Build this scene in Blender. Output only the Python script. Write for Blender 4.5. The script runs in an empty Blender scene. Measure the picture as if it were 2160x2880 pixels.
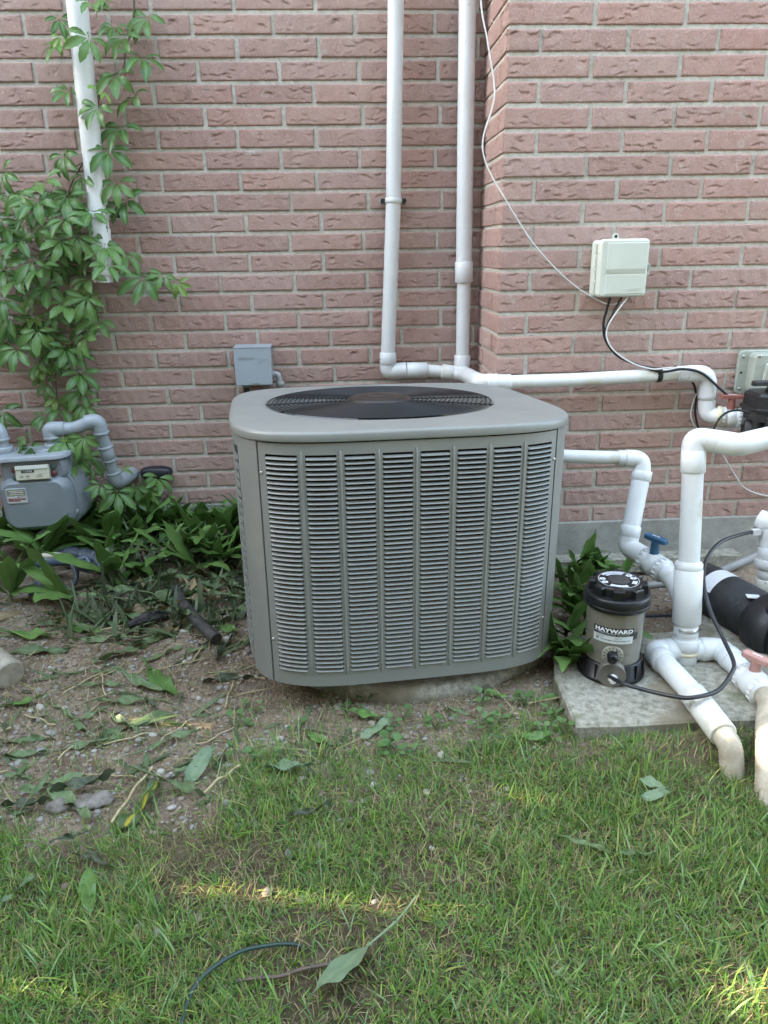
import bpy, math, random
import numpy as np
from mathutils import Vector, Matrix, Euler

# ---------------------------------------------------------------- camera, sky, sun, exposure
scn = bpy.context.scene
COL = scn.collection
cd = bpy.data.cameras.new('camera'); cam = bpy.data.objects.new('camera', cd); COL.objects.link(cam)
cd.sensor_fit = 'VERTICAL'; cd.sensor_height = 24.0; cd.lens = 24.0*2073.1/2880.0
cd.clip_start = 0.02; cd.clip_end = 300.0
PIT, YAW, ROL, CAMH = 0.3405, 0.0509, -0.0181, 1.06
_f = Vector((math.sin(YAW)*math.cos(PIT), math.cos(YAW)*math.cos(PIT), -math.sin(PIT)))
_r = Vector((math.cos(YAW), -math.sin(YAW), 0)); _u = _r.cross(_f)
_r2 = _r*math.cos(ROL)+_u*math.sin(ROL); _u2 = -_r*math.sin(ROL)+_u*math.cos(ROL)
_m = Matrix((( _r2.x, _u2.x, -_f.x, 0.0), (_r2.y, _u2.y, -_f.y, 0.0), (_r2.z, _u2.z, -_f.z, CAMH), (0, 0, 0, 1)))
cam.matrix_world = _m
scn.camera = cam

SUN_EL = math.radians(26.0); SUN_DIR = Vector((-1.0, 0.19, 0)).normalized()      # towards the sun, on the ground plan
w = bpy.data.worlds.new('World'); scn.world = w; w.use_nodes = True
nt = w.node_tree; nt.nodes.clear()
sky = nt.nodes.new('ShaderNodeTexSky'); sky.sky_type = 'NISHITA'; sky.sun_disc = False
sky.sun_elevation = SUN_EL; sky.sun_rotation = math.atan2(SUN_DIR.x, SUN_DIR.y)
sky.air_density = 1.0; sky.dust_density = 2.5; sky.ozone_density = 1.0
hs = nt.nodes.new('ShaderNodeHueSaturation'); hs.inputs['Saturation'].default_value = 0.75
hz = nt.nodes.new('ShaderNodeMixRGB'); hz.blend_type = 'ADD'; hz.inputs[0].default_value = 1.0; hz.inputs[2].default_value = (1.95, 2.52, 3.05, 1)   # even bright high haze over the whole sky
bg = nt.nodes.new('ShaderNodeBackground'); bg.inputs['Strength'].default_value = 0.15
wo = nt.nodes.new('ShaderNodeOutputWorld')
nt.links.new(sky.outputs[0], hs.inputs['Color']); nt.links.new(hs.outputs[0], hz.inputs[1]); nt.links.new(hz.outputs[0], bg.inputs[0]); nt.links.new(bg.outputs[0], wo.inputs[0])
sl = bpy.data.lights.new('sun', 'SUN'); sl.energy = 5.0; sl.angle = math.radians(0.53); sl.color = (1.0, 0.83, 0.54)
so = bpy.data.objects.new('sun', sl); COL.objects.link(so)
so.rotation_euler = (-(SUN_DIR*math.cos(SUN_EL)+Vector((0, 0, math.sin(SUN_EL))))).to_track_quat('-Z', 'Y').to_euler()
so.location = (-6, 3, 6)
scn.view_settings.view_transform = 'Standard'; scn.view_settings.look = 'None'
scn.view_settings.gamma = 1.0; scn.view_settings.use_curve_mapping = False
scn.view_settings.exposure = 2.64

R = random.Random(11)
NP = np.random.default_rng(5)
V = Vector

# ---------------------------------------------------------------- helpers: objects
def tag(o, label=None, cat=None, group=None, kind=None):
    if label: o['label'] = label
    if cat: o['category'] = cat
    if group: o['group'] = group
    if kind: o['kind'] = kind
    return o
def thing(name, label, cat, loc=(0, 0, 0), rot=(0, 0, 0), group=None):
    o = bpy.data.objects.new(name, None); COL.objects.link(o)
    o.location = loc; o.rotation_euler = rot; o.empty_display_size = .05
    return tag(o, label, cat, group)
def place(name, me, parent=None, loc=(0, 0, 0), rot=(0, 0, 0), scale=(1, 1, 1)):
    o = bpy.data.objects.new(name, me); COL.objects.link(o)
    o.location = loc; o.rotation_euler = rot; o.scale = scale
    if parent: o.parent = parent
    return o

class MB:
    """collects shapes; build() links them as one mesh object"""
    def __init__(s): s.v = []; s.f = []; s.sm = []
    def add(s, v, f, smooth=True):
        b = len(s.v); s.v += [tuple(p) for p in v]; s.f += [tuple(i+b for i in q) for q in f]
        s.sm += [smooth]*len(f)
        return s
    def box(s, c, d, rot=None):
        c = V(c); h = V(d)*.5
        P = [V((x*h.x, y*h.y, z*h.z)) for x in (-1, 1) for y in (-1, 1) for z in (-1, 1)]
        if rot is not None: P = [rot @ p for p in P]
        return s.add([c+p for p in P], [(0, 1, 3, 2), (4, 6, 7, 5), (0, 4, 5, 1), (2, 3, 7, 6), (0, 2, 6, 4), (1, 5, 7, 3)], False)
    def tube(s, pts, r, n=16, cap=True, smooth=True):
        pts = [V(p) for p in pts]; m = len(pts)
        rr = r if isinstance(r, (list, tuple)) else [r]*m
        t = [(pts[min(i+1, m-1)]-pts[max(i-1, 0)]).normalized() for i in range(m)]
        a = V((0, 0, 1)) if abs(t[0].z) < .9 else V((1, 0, 0))
        u = (a - t[0]*a.dot(t[0])).normalized()
        vs = []; fs = []
        for i in range(m):
            u = (u - t[i]*u.dot(t[i])).normalized(); w_ = t[i].cross(u)
            for k in range(n):
                an = 2*math.pi*k/n
                vs.append(pts[i]+(u*math.cos(an)+w_*math.sin(an))*rr[i])
        for i in range(m-1):
            for k in range(n):
                fs.append((i*n+k, i*n+(k+1) % n, (i+1)*n+(k+1) % n, (i+1)*n+k))
        s.add(vs, fs, smooth)
        if cap:
            s.add(vs[:n], [tuple(range(n-1, -1, -1))], False); s.add(vs[-n:], [tuple(range(n))], False)
        return s
    def cyl(s, a, b, r, r2=None, n=24, cap=True): return s.tube([a, b], [r, r if r2 is None else r2], n, cap)
    def collar(s, a, b, r, c=.0015, n=28):
        """short socket with softened rims"""
        a = V(a); b = V(b); d = (b-a).normalized()
        s.tube([a, a+d*c, b-d*c, b], [r-c, r, r, r-c], n)
        return s
    def lathe(s, prof, o, ax=(0, 0, 1), n=40, smooth=True):
        o = V(o); ax = V(ax).normalized(); a = V((1, 0, 0)) if abs(ax.x) < .9 else V((0, 1, 0))
        u = (a-ax*a.dot(ax)).normalized(); w_ = ax.cross(u)
        vs = []; m = len(prof)
        for (r, h) in prof:
            for k in range(n):
                an = 2*math.pi*k/n; vs.append(o+ax*h+(u*math.cos(an)+w_*math.sin(an))*r)
        fs = [(i*n+k, i*n+(k+1) % n, (i+1)*n+(k+1) % n, (i+1)*n+k) for i in range(m-1) for k in range(n)]
        s.add(vs, fs, smooth)
        if prof[0][0] > 1e-6: s.add(vs[:n], [tuple(range(n-1, -1, -1))], False)
        if prof[-1][0] > 1e-6: s.add(vs[-n:], [tuple(range(n))], False)
        return s
    def prism(s, poly, o, u, v, d, ch=0.0, smooth=False):
        """polygon in the (u,v) plane at o pushed out d along u x v, front rim chamfered by ch"""
        o = V(o); u = V(u); v = V(v); nrm = u.cross(v).normalized(); m = len(poly)
        P = [V((p[0], p[1], 0)) for p in poly]
        ins = []
        for i in range(m):
            a = (P[i]-P[i-1]); b = (P[(i+1) % m]-P[i])
            a = a.normalized() if a.length > 1e-9 else V((1, 0, 0)); b = b.normalized() if b.length > 1e-9 else a
            na = V((-a.y, a.x, 0)); nb = V((-b.y, b.x, 0)); q = (na+nb)
            q = q/max(q.length_squared*.5, .3) if q.length > 1e-6 else na
            ins.append(P[i]+q*ch)
        W = lambda p, h: o+u*p.x+v*p.y+nrm*h
        rings = [[W(p, 0) for p in P], [W(p, d-ch) for p in P]]
        if ch > 0: rings.append([W(p, d) for p in ins])
        vs = [p for rg in rings for p in rg]; k = len(rings)
        fs = [(j*m+i, j*m+(i+1) % m, (j+1)*m+(i+1) % m, (j+1)*m+i) for j in range(k-1) for i in range(m)]
        s.add(vs, fs, smooth)
        s.add(rings[-1], [tuple(range(m))], False); s.add(rings[0], [tuple(range(m-1, -1, -1))], False)
        return s
    def mesh(s, name, mat):
        me = bpy.data.meshes.new(name); me.from_pydata(s.v, [], s.f)
        me.polygons.foreach_set('use_smooth', s.sm)
        if mat: me.materials.append(mat)
        me.update(); return me
    def build(s, name, mat, parent=None, off=None):
        """vertices are in world space; moved into the frame of an unrotated parent"""
        if parent is not None or off is not None:
            l = V(off) if off is not None else (V(parent.location) if parent.parent is None else V((0, 0, 0)))
            if parent is not None and parent.parent is not None:
                q = parent
                while q: l += V(q.location); q = q.parent
            s.v = [(p[0]-l.x, p[1]-l.y, p[2]-l.z) for p in s.v]
        return place(name, s.mesh(name, mat), parent)
    def local(s, name, mat, parent): return place(name, s.mesh(name, mat), parent)

def rrect(w_, h_, r, n=5, cx=0, cy=0):
    out = []
    for (sx, sy, a0) in ((1, -1, -90), (1, 1, 0), (-1, 1, 90), (-1, -1, 180)):
        for k in range(n+1):
            a = math.radians(a0+90*k/n); out.append((cx+sx*(w_/2-r)+r*math.cos(a), cy+sy*(h_/2-r)+r*math.sin(a)))
    return out
def fillet(pts, rad, n=8):
    """polyline with rounded corners"""
    pts = [V(p) for p in pts]; out = [pts[0]]
    for i in range(1, len(pts)-1):
        a = pts[i-1]-pts[i]; b = pts[i+1]-pts[i]; la, lb = a.length, b.length
        d = min(rad, la*.48, lb*.48); p0 = pts[i]+a/la*d; p2 = pts[i]+b/lb*d
        for k in range(n+1):
            t = k/n; out.append(p0*(1-t)**2+pts[i]*2*t*(1-t)+p2*t*t)
    out.append(pts[-1]); return out
def spline(pts, n=8):
    pts = [V(p) for p in pts]; P = [pts[0]*2-pts[1]]+pts+[pts[-1]*2-pts[-2]]; out = []
    for i in range(1, len(P)-2):
        for k in range(n):
            t = k/n; a, b, c, d = P[i-1], P[i], P[i+1], P[i+2]
            out.append(.5*((2*b)+(c-a)*t+(2*a-5*b+4*c-d)*t*t+(3*b-a-3*c+d)*t**3))
    out.append(pts[-1]); return out
def text_geo(txt, size, ext=0.0, spacing=1.0, bold=0.0):
    """flat lettering as vertices and faces, centred on its own middle"""
    cu = bpy.data.curves.new('lettering', 'FONT'); cu.body = txt; cu.size = size; cu.extrude = ext; cu.offset = bold; cu.resolution_u = 3
    cu.align_x = 'CENTER'; cu.align_y = 'CENTER'; cu.space_character = spacing
    o = bpy.data.objects.new('lettering', cu); COL.objects.link(o)
    dg = bpy.context.evaluated_depsgraph_get(); me = bpy.data.meshes.new_from_object(o.evaluated_get(dg))
    v = [tuple(p.co) for p in me.vertices]; f = [tuple(p.vertices) for p in me.polygons]
    bpy.data.objects.remove(o); bpy.data.curves.remove(cu); bpy.data.meshes.remove(me)
    return v, f

# ---------------------------------------------------------------- helpers: materials
MATS = {}
def srgb(r, g, b):
    f = lambda c: (c/255/12.92 if c/255 <= .04045 else ((c/255+.055)/1.055)**2.4)
    return (f(r), f(g), f(b))
def pm(name, col, rough=.5, metal=0.0, col2=None, vs=14.0, lo=.4, hi=.62, bump=0.0, bs=300.0, spec=.5, detail=5.0, spots=None, coat=0.0, det_amt=.12):
    """painted / moulded surface: base colour worn towards col2 in patches, fine bump, optional specks"""
    if name in MATS: return MATS[name]
    m = bpy.data.materials.new(name); m.use_nodes = True; t = m.node_tree; L = t.links
    b = t.nodes['Principled BSDF']; b.inputs['Metallic'].default_value = metal
    b.inputs['Specular IOR Level'].default_value = spec
    if coat: b.inputs['Coat Weight'].default_value = coat
    tc = t.nodes.new('ShaderNodeTexCoord'); oi = t.nodes.new('ShaderNodeObjectInfo')
    ad = t.nodes.new('ShaderNodeVectorMath'); ad.operation = 'MULTIPLY_ADD'
    ad.inputs[1].default_value = (1, 1, 1)
    cb = t.nodes.new('ShaderNodeCombineXYZ'); mu = t.nodes.new('ShaderNodeMath'); mu.operation = 'MULTIPLY'; mu.inputs[1].default_value = 37.0
    L.new(oi.outputs['Random'], mu.inputs[0])
    for k in range(3): L.new(mu.outputs[0], cb.inputs[k])
    L.new(tc.outputs['Object'], ad.inputs[0]); L.new(cb.outputs[0], ad.inputs[2])
    no = t.nodes.new('ShaderNodeTexNoise'); no.inputs['Scale'].default_value = vs; no.inputs['Detail'].default_value = detail
    no.inputs['Roughness'].default_value = .65
    L.new(ad.outputs[0], no.inputs['Vector'])
    rp = t.nodes.new('ShaderNodeValToRGB'); e = rp.color_ramp.elements
    c2 = col2 if col2 else tuple(c*(1-det_amt) for c in col)
    e[0].position = lo; e[0].color = (*c2, 1); e[1].position = hi; e[1].color = (*col, 1)
    L.new(no.outputs['Fac'], rp.inputs[0]); last = rp.outputs[0]
    if spots:
        for (sc, thr, sco, amt) in spots:
            n2 = t.nodes.new('ShaderNodeTexNoise'); n2.inputs['Scale'].default_value = sc; n2.inputs['Detail'].default_value = 2
            L.new(ad.outputs[0], n2.inputs['Vector'])
            r2 = t.nodes.new('ShaderNodeValToRGB'); r2.color_ramp.elements[0].position = thr; r2.color_ramp.elements[1].position = thr+.07
            r2.color_ramp.elements[1].color = (amt, amt, amt, 1)
            L.new(n2.outputs['Fac'], r2.inputs[0])
            mx = t.nodes.new('ShaderNodeMixRGB'); mx.inputs[2].default_value = (*sco, 1)
            L.new(r2.outputs[0], mx.inputs[0]); L.new(last, mx.inputs[1]); last = mx.outputs[0]
    L.new(last, b.inputs['Base Color'])
    rr = t.nodes.new('ShaderNodeMapRange'); rr.inputs['To Min'].default_value = min(1, rough+.1); rr.inputs['To Max'].default_value = max(.03, rough-.08)
    L.new(no.outputs['Fac'], rr.inputs['Value']); L.new(rr.outputs[0], b.inputs['Roughness'])
    if bump:
        nb = t.nodes.new('ShaderNodeTexNoise'); nb.inputs['Scale'].default_value = bs; nb.inputs['Detail'].default_value = 4
        L.new(ad.outputs[0], nb.inputs['Vector'])
        bp = t.nodes.new('ShaderNodeBump'); bp.inputs['Strength'].default_value = min(1.0, bump); bp.inputs['Distance'].default_value = .002
        L.new(nb.outputs['Fac'], bp.inputs['Height']); L.new(bp.outputs[0], b.inputs['Normal'])
    MATS[name] = m; return m
def leafmat(name, col, col2, rough=.42, trans=.25, vein=None, vs=30.0, attr=False, spot=None):
    if name in MATS: return MATS[name]
    m = bpy.data.materials.new(name); m.use_nodes = True; t = m.node_tree; L = t.links
    b = t.nodes['Principled BSDF']; b.inputs['Roughness'].default_value = rough; b.inputs['Specular IOR Level'].default_value = .4
    tc = t.nodes.new('ShaderNodeTexCoord'); oi = t.nodes.new('ShaderNodeObjectInfo')
    no = t.nodes.new('ShaderNodeTexNoise'); no.inputs['Scale'].default_value = vs; no.inputs['Detail'].default_value = 4
    L.new(tc.outputs['Object'], no.inputs['Vector'])
    if attr:
        at = t.nodes.new('ShaderNodeAttribute'); at.attribute_name = 'Col'; last = at.outputs['Color']
    else:
        mx = t.nodes.new('ShaderNodeMixRGB'); mx.inputs[1].default_value = (*col, 1); mx.inputs[2].default_value = (*col2, 1)
        ad = t.nodes.new('ShaderNodeMath'); ad.operation = 'ADD'; sb = t.nodes.new('ShaderNodeMath'); sb.operation = 'SUBTRACT'; sb.use_clamp = True
        L.new(no.outputs['Fac'], ad.inputs[0]); L.new(oi.outputs['Random'], ad.inputs[1]); L.new(ad.outputs[0], sb.inputs[0]); sb.inputs[1].default_value = .5
        L.new(sb.outputs[0], mx.inputs[0]); last = mx.outputs[0]
        if vein:
            vn = t.nodes.new('ShaderNodeAttribute'); vn.attribute_name = 'Vein'
            m2 = t.nodes.new('ShaderNodeMixRGB'); m2.inputs[2].default_value = (*vein, 1)
            L.new(vn.outputs['Fac'], m2.inputs[0]); L.new(last, m2.inputs[1]); last = m2.outputs[0]
        if spot:
            n2 = t.nodes.new('ShaderNodeTexNoise'); n2.inputs['Scale'].default_value = spot[0]; n2.inputs['Detail'].default_value = 3
            L.new(tc.outputs['Object'], n2.inputs['Vector'])
            r2 = t.nodes.new('ShaderNodeValToRGB'); r2.color_ramp.elements[0].position = spot[1]; r2.color_ramp.elements[1].position = spot[1]+.06
            L.new(n2.outputs['Fac'], r2.inputs[0])
            m3 = t.nodes.new('ShaderNodeMixRGB'); m3.inputs[2].default_value = (*spot[2], 1)
            L.new(r2.outputs[0], m3.inputs[0]); L.new(last, m3.inputs[1]); last = m3.outputs[0]
    L.new(last, b.inputs['Base Color'])
    if trans:
        tr = t.nodes.new('ShaderNodeBsdfTranslucent'); L.new(last, tr.inputs['Color'])
        ms = t.nodes.new('ShaderNodeMixShader'); ms.inputs[0].default_value = trans
        L.new(b.outputs[0], ms.inputs[1]); L.new(tr.outputs[0], ms.inputs[2]); L.new(ms.outputs[0], t.nodes['Material Output'].inputs[0])
    MATS[name] = m; return m

# smooth value noise on the ground plan
_G = NP.random((64, 64))
def vnoise(x, y, s):
    x = np.asarray(x)*s+100.3; y = np.asarray(y)*s+57.7
    xi = np.floor(x).astype(int); yi = np.floor(y).astype(int); fx = x-xi; fy = y-yi
    fx = fx*fx*(3-2*fx); fy = fy*fy*(3-2*fy)
    g = lambda a, b: _G[a % 64, b % 64]
    return (g(xi, yi)*(1-fx)+g(xi+1, yi)*fx)*(1-fy)+(g(xi, yi+1)*(1-fx)+g(xi+1, yi+1)*fx)*fy
def sstep(a, b, x):
    t = np.clip((np.asarray(x)-a)/(b-a), 0, 1); return t*t*(3-2*t)
def gz(x, y):
    """ground height"""
    x = np.asarray(x, float); y = np.asarray(y, float)
    near = 1-sstep(3, 6, np.hypot(x, y-1.5))
    z = .030*(vnoise(x, y, 2.1)-.5)+.018*(vnoise(x+9, y, 6.)-.5)+.012*(vnoise(x, y+5, 17.)-.5)
    z = z*near
    z = z-.06*sstep(.5, .75, x)*sstep(1.95, 2.35, y)-.012*sstep(.42, .55, x)*sstep(1.3, 1.6, y)
    z = z+.012*sstep(-.2, -.5, x)*sstep(1.4, 1.9, y)
    z = z+.030*sstep(.50, .62, x)*np.exp(-((y-1.335)/.055)**2)
    # hollow under the unit and along its pad
    z = z-.012*np.exp(-(((x-.1)/.5)**2+((y-1.75)/.35)**2))
    return z

def ordn(k): return '%d%s' % (k, 'th' if 10 <= k % 100 <= 20 else {1: 'st', 2: 'nd', 3: 'rd'}.get(k % 10, 'th'))
ROWS = {1: [''], 2: ['back', 'front'], 3: ['back', 'middle', 'front'], 4: ['farthest', 'second', 'third', 'nearest'], 5: ['farthest', 'second', 'middle', 'fourth', 'nearest']}
def rank_labels(items, rows):
    """items: (object, x, y, phrase); ranks each from the left within its row by depth"""
    items = sorted(items, key=lambda t: -t[2]); n = len(items)
    for r_ in range(rows):
        part = sorted(items[r_*n//rows:(r_+1)*n//rows], key=lambda t: t[1])
        for k, (o, x, y, ph) in enumerate(part): o['label'] = '%s, %s row, %s from the left' % (ph, ROWS[rows][r_], ordn(k+1))
# ---------------------------------------------------------------- brick walls
WY, RY, XC = 2.8531, 2.4828, 0.5141       # face of the recessed wall, face of the projection, its corner
Z0, RH, BL = 1.8079, 0.068, 0.269         # first bed joint, course height, stretcher module
def brick_material():
    m = bpy.data.materials.new('rustic_brick'); m.use_nodes = True; t = m.node_tree; L = t.links; N = t.nodes.new
    b = t.nodes['Principled BSDF']; b.inputs['Roughness'].default_value = .9; b.inputs['Specular IOR Level'].default_value = .25
    tc = N('ShaderNodeTexCoord'); oi = N('ShaderNodeObjectInfo'); mu = N('ShaderNodeMath'); mu.operation = 'MULTIPLY'; mu.inputs[1].default_value = 91.0
    cb = N('ShaderNodeCombineXYZ'); L.new(oi.outputs['Random'], mu.inputs[0])
    for k in range(3): L.new(mu.outputs[0], cb.inputs[k])
    ad = N('ShaderNodeVectorMath'); ad.operation = 'ADD'; L.new(tc.outputs['Object'], ad.inputs[0]); L.new(cb.outputs[0], ad.inputs[1])
    def noise(sc, det=3, rg=.6):
        n = N('ShaderNodeTexNoise'); n.inputs['Scale'].default_value = sc; n.inputs['Detail'].default_value = det; n.inputs['Roughness'].default_value = rg
        L.new(ad.outputs[0], n.inputs['Vector']); return n
    def ramp(src, stops):
        r = N('ShaderNodeValToRGB'); e = r.color_ramp.elements
        while len(e) < len(stops): e.new(.5)
        for k, (p, c) in enumerate(stops): e[k].position = p; e[k].color = (*c, 1)
        L.new(src, r.inputs[0]); return r
    def mix(fac, a, c, mode='MIX'):
        x = N('ShaderNodeMixRGB'); x.blend_type = mode
        if isinstance(fac, float): x.inputs[0].default_value = fac
        else: L.new(fac, x.inputs[0])
        for i, q in ((1, a), (2, c)):
            if isinstance(q, tuple): x.inputs[i].default_value = (*q, 1)
            else: L.new(q, x.inputs[i])
        return x.outputs[0]
    # one tone per brick, from dusty rose to brown red
    tone = ramp(oi.outputs['Random'], [(0.0, (.345, .212, .182)), (.18, (.440, .272, .230)), (.36, (.390, .250, .220)), (.55, (.475, .285, .235)), (.72, (.415, .276, .245)), (.88, (.46, .31, .272)), (1.0, (.32, .185, .152))])
    patch = ramp(noise(22, 4).outputs['Fac'], [(.38, (0, 0, 0)), (.62, (1, 1, 1))])
    c = mix(patch.outputs[0], tone.outputs[0], (.485, .310, .262), 'MIX')
    c = mix(.55, tone.outputs[0], c)
    fine = noise(420, 3, .8)
    g = ramp(fine.outputs['Fac'], [(.30, (.45, .45, .45)), (.47, (1, 1, 1)), (.60, (1.0, 1.0, 1.0)), (.72, (1.5, 1.6, 1.62))])
    c = mix(.9, c, g.outputs[0], 'MULTIPLY')
    grit = ramp(noise(230, 1).outputs['Fac'], [(.655, (0, 0, 0)), (.70, (.6, .6, .6))])
    c = mix(grit.outputs[0], c, (.66, .58, .53))
    pit = ramp(noise(160, 2).outputs['Fac'], [(.24, (.6, .6, .6)), (.31, (0, 0, 0))])
    c = mix(pit.outputs[0], c, (.12, .075, .065))
    # dusty bloom over larger areas of the wall, and mortar smeared on some faces
    ge = N('ShaderNodeNewGeometry')
    def wnoise(sc, det):
        n = N('ShaderNodeTexNoise'); n.inputs['Scale'].default_value = sc; n.inputs['Detail'].default_value = det; n.inputs['Roughness'].default_value = .7; L.new(ge.outputs['Position'], n.inputs['Vector']); return n
    c = mix(ramp(wnoise(2.2, 5).outputs['Fac'], [(.35, (0, 0, 0)), (.68, (.55, .55, .55))]).outputs[0], c, (.50, .375, .325))
    c = mix(ramp(wnoise(17, 4).outputs['Fac'], [(.62, (0, 0, 0)), (.72, (.5, .5, .5))]).outputs[0], c, (.52, .49, .43))
    c = mix(ramp(wnoise(9, 5).outputs['Fac'], [(.28, (.5, .5, .5)), (.38, (0, 0, 0))]).outputs[0], c, (.20, .125, .105))
    L.new(c, b.inputs['Base Color'])
    bp = N('ShaderNodeBump'); bp.inputs['Strength'].default_value = .75; bp.inputs['Distance'].default_value = .0045
    ma = N('ShaderNodeMath'); ma.operation = 'ADD'; n2 = noise(120, 5, .7)
    L.new(fine.outputs['Fac'], ma.inputs[0]); L.new(n2.outputs['Fac'], ma.inputs[1]); L.new(ma.outputs[0], bp.inputs['Height']); L.new(bp.outputs[0], b.inputs['Normal'])
    return m
M_BRICK = brick_material()
M_MORTAR = pm('mortar', (.56, .54, .475), .95, col2=(.45, .43, .37), vs=60, bump=.9, bs=350, spec=.2, spots=[(300, .64, (.60, .59, .53), .7), (40, .66, (.27, .26, .22), .6)])
M_CONC = pm('foundation_concrete', (.36, .355, .325), .92, col2=(.245, .24, .215), vs=9, bump=.8, bs=260, spec=.2, detail=8, spots=[(120, .66, (.15, .145, .13), .7), (220, .68, (.48, .47, .44), .6)])
def far_brick():
    m = bpy.data.materials.new('far_brick'); m.use_nodes = True; t = m.node_tree; L = t.links
    b = t.nodes['Principled BSDF']; b.inputs['Roughness'].default_value = .9
    tc = t.nodes.new('ShaderNodeTexCoord'); mp = t.nodes.new('ShaderNodeMapping'); mp.inputs['Rotation'].default_value = (math.radians(90), 0, 0)
    br = t.nodes.new('ShaderNodeTexBrick'); br.inputs['Scale'].default_value = 1; br.inputs['Brick Width'].default_value = BL; br.inputs['Row Height'].default_value = RH
    br.inputs['Mortar Size'].default_value = .005; br.inputs['Color1'].default_value = (.44, .29, .245, 1); br.inputs['Color2'].default_value = (.37, .235, .20, 1); br.inputs['Mortar'].default_value = (.52, .51, .45, 1)
    L.new(tc.outputs['Object'], mp.inputs[0]); L.new(mp.outputs[0], br.inputs['Vector']); L.new(br.outputs[0], b.inputs['Base Color'])
    bp = t.nodes.new('ShaderNodeBump'); bp.inputs['Distance'].default_value = .006; bp.invert = True
    L.new(br.outputs['Fac'], bp.inputs['Height']); L.new(bp.outputs[0], b.inputs['Normal'])
    return m
M_FAR = far_brick()

def brick_mesh(seed, Lb, side=False):
    """a rustic brick: ragged arrises and pressed crescent creases on the face (-Y), 3 cm of body behind"""
    r = np.random.default_rng(seed); H = .0585; nx = max(20, int(Lb/.0031)); nz = 19
    u = np.linspace(-Lb/2, Lb/2, nx+1); v = np.linspace(-H/2, H/2, nz+1)
    X, Z = np.meshgrid(u, v, indexing='ij')
    ph = r.random(12)*6.28
    h = .0005*(np.sin(X*70+ph[0])*np.cos(Z*90+ph[1])+np.sin(X*160+Z*60+ph[2]))+.0003*r.normal(size=X.shape)
    # creases
    amp = r.uniform(.55, 1.1)
    n = max(2, int(round(Lb/.259*r.uniform(4, 10))))
    for k in range(n):
        cx = r.uniform(-Lb/2+.01, Lb/2-.01); cz = r.uniform(-H*.36, H*.40)
        if k and r.random() < .5: cz = (-.30 if cz > 0 else .33)*H*r.uniform(.6, 1)
        wd = r.uniform(.009, .026); cv = r.choice([-1, 1])*r.uniform(.08, .42); sl = r.uniform(-.35, .35)
        A = r.uniform(.0020, .0050)*amp; lam = r.uniform(.0032, .0068)
        e = np.clip(1-((X-cx)/wd)**2, 0, 1)
        s = Z-(cz+cv*(X-cx)**2/wd*.9+sl*(X-cx)-cv*wd*.3)
        h = h-A*e*np.where(s < 0, np.exp(np.minimum(s, 0)/lam), 0)+.0012*e*np.where(s >= 0, np.exp(-np.maximum(s, 0)/lam), 0)
    for k in range(r.integers(2, 6)):        # small chips
        cx, cz = r.uniform(-Lb/2, Lb/2), r.uniform(-H/2, H/2); rr = r.uniform(.003, .007)
        h = h-r.uniform(.001, .0025)*np.exp(-(((X-cx)/rr)**2+((Z-cz)/rr)**2))
    ed = np.minimum(np.minimum(X+Lb/2, Lb/2-X), np.minimum(Z+H/2, H/2-Z))
    h = h-.0030*np.exp(-ed/.0020)
    # ragged outline
    wob = lambda q, f: .0011*np.sin(q*f+ph[3])+.0009*np.sin(q*f*2.7+ph[4])+.0010*r.normal(size=q.shape)
    Xo, Zo = X.copy(), Z.copy()
    Zo[:, 0] += np.abs(wob(u, 130)); Zo[:, -1] -= np.abs(wob(u, 150)); Xo[0, :] += np.abs(wob(v, 200)); Xo[-1, :] -= np.abs(wob(v, 210))
    if r.random() < .25:
        k = r.integers(2, 5); c = r.choice([0, 1]); sg = (slice(0, k) if c else slice(-k, None))
        Zo[sg, -1] -= .004*r.random()
    P = [(Xo[i, j], -h[i, j], Zo[i, j]) for i in range(nx+1) for j in range(nz+1)]
    I = lambda i, j: i*(nz+1)+j
    F = [(I(i, j), I(i+1, j), I(i+1, j+1), I(i, j+1)) for i in range(nx) for j in range(nz)]
    ring = [I(i, 0) for i in range(nx+1)]+[I(nx, j) for j in range(1, nz+1)]+[I(i, nz) for i in range(nx-1, -1, -1)]+[I(0, j) for j in range(nz-1, 0, -1)]
    b0 = len(P); P += [(P[q][0], .03, P[q][2]) for q in ring]; m = len(ring); nf = len(F)
    F += [(ring[k], b0+k, b0+(k+1) % m, ring[(k+1) % m]) for k in range(m)]
    me = bpy.data.meshes.new('brick'); me.from_pydata(P, [], F)
    me.polygons.foreach_set('use_smooth', [True]*nf+[False]*m); me.materials.append(M_BRICK); me.update()
    return me
FULL = [brick_mesh(100+k, .259) for k in range(34)]
HALF = [brick_mesh(300+k, .095) for k in range(12)]
def lay(parent, xa, xb, z, y, rng, ret=False):
    """one brick from xa to xb on a course; ret = on the return face"""
    wd = xb-xa
    if wd < .02: return
    me, ln = (rng.choice(FULL), .259) if wd > .15 else (rng.choice(HALF), .095)
    jx, jz = rng.uniform(-.0012, .0012), rng.uniform(-.001, .001); pr = rng.uniform(-.0022, .0015); tw = rng.uniform(-.004, .004)
    sx = wd/ln
    if ret: o = place('brick', me, parent, V((y+pr, (xa+xb)/2+jx, z+jz))-V(parent.location), (tw, 0, math.radians(-90)), (sx, 1, 1))
    else: o = place('brick', me, parent, V(((xa+xb)/2+jx, y+pr, z+jz))-V(parent.location), (0, tw, 0), (sx, 1, 1))
JL = {i-1: x for i, x in enumerate([-0.591, -0.46, -0.584, -0.451, -0.336, -0.443, -0.608, -0.459, -0.609, -0.432, -0.6, -0.449, -0.598, -0.438, -0.598, -0.432, -0.584, -0.704, -0.571, -0.678, -0.558, -0.68, -0.554, -0.681, -0.555, -0.649])}
JL[-2] = -.46
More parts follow.
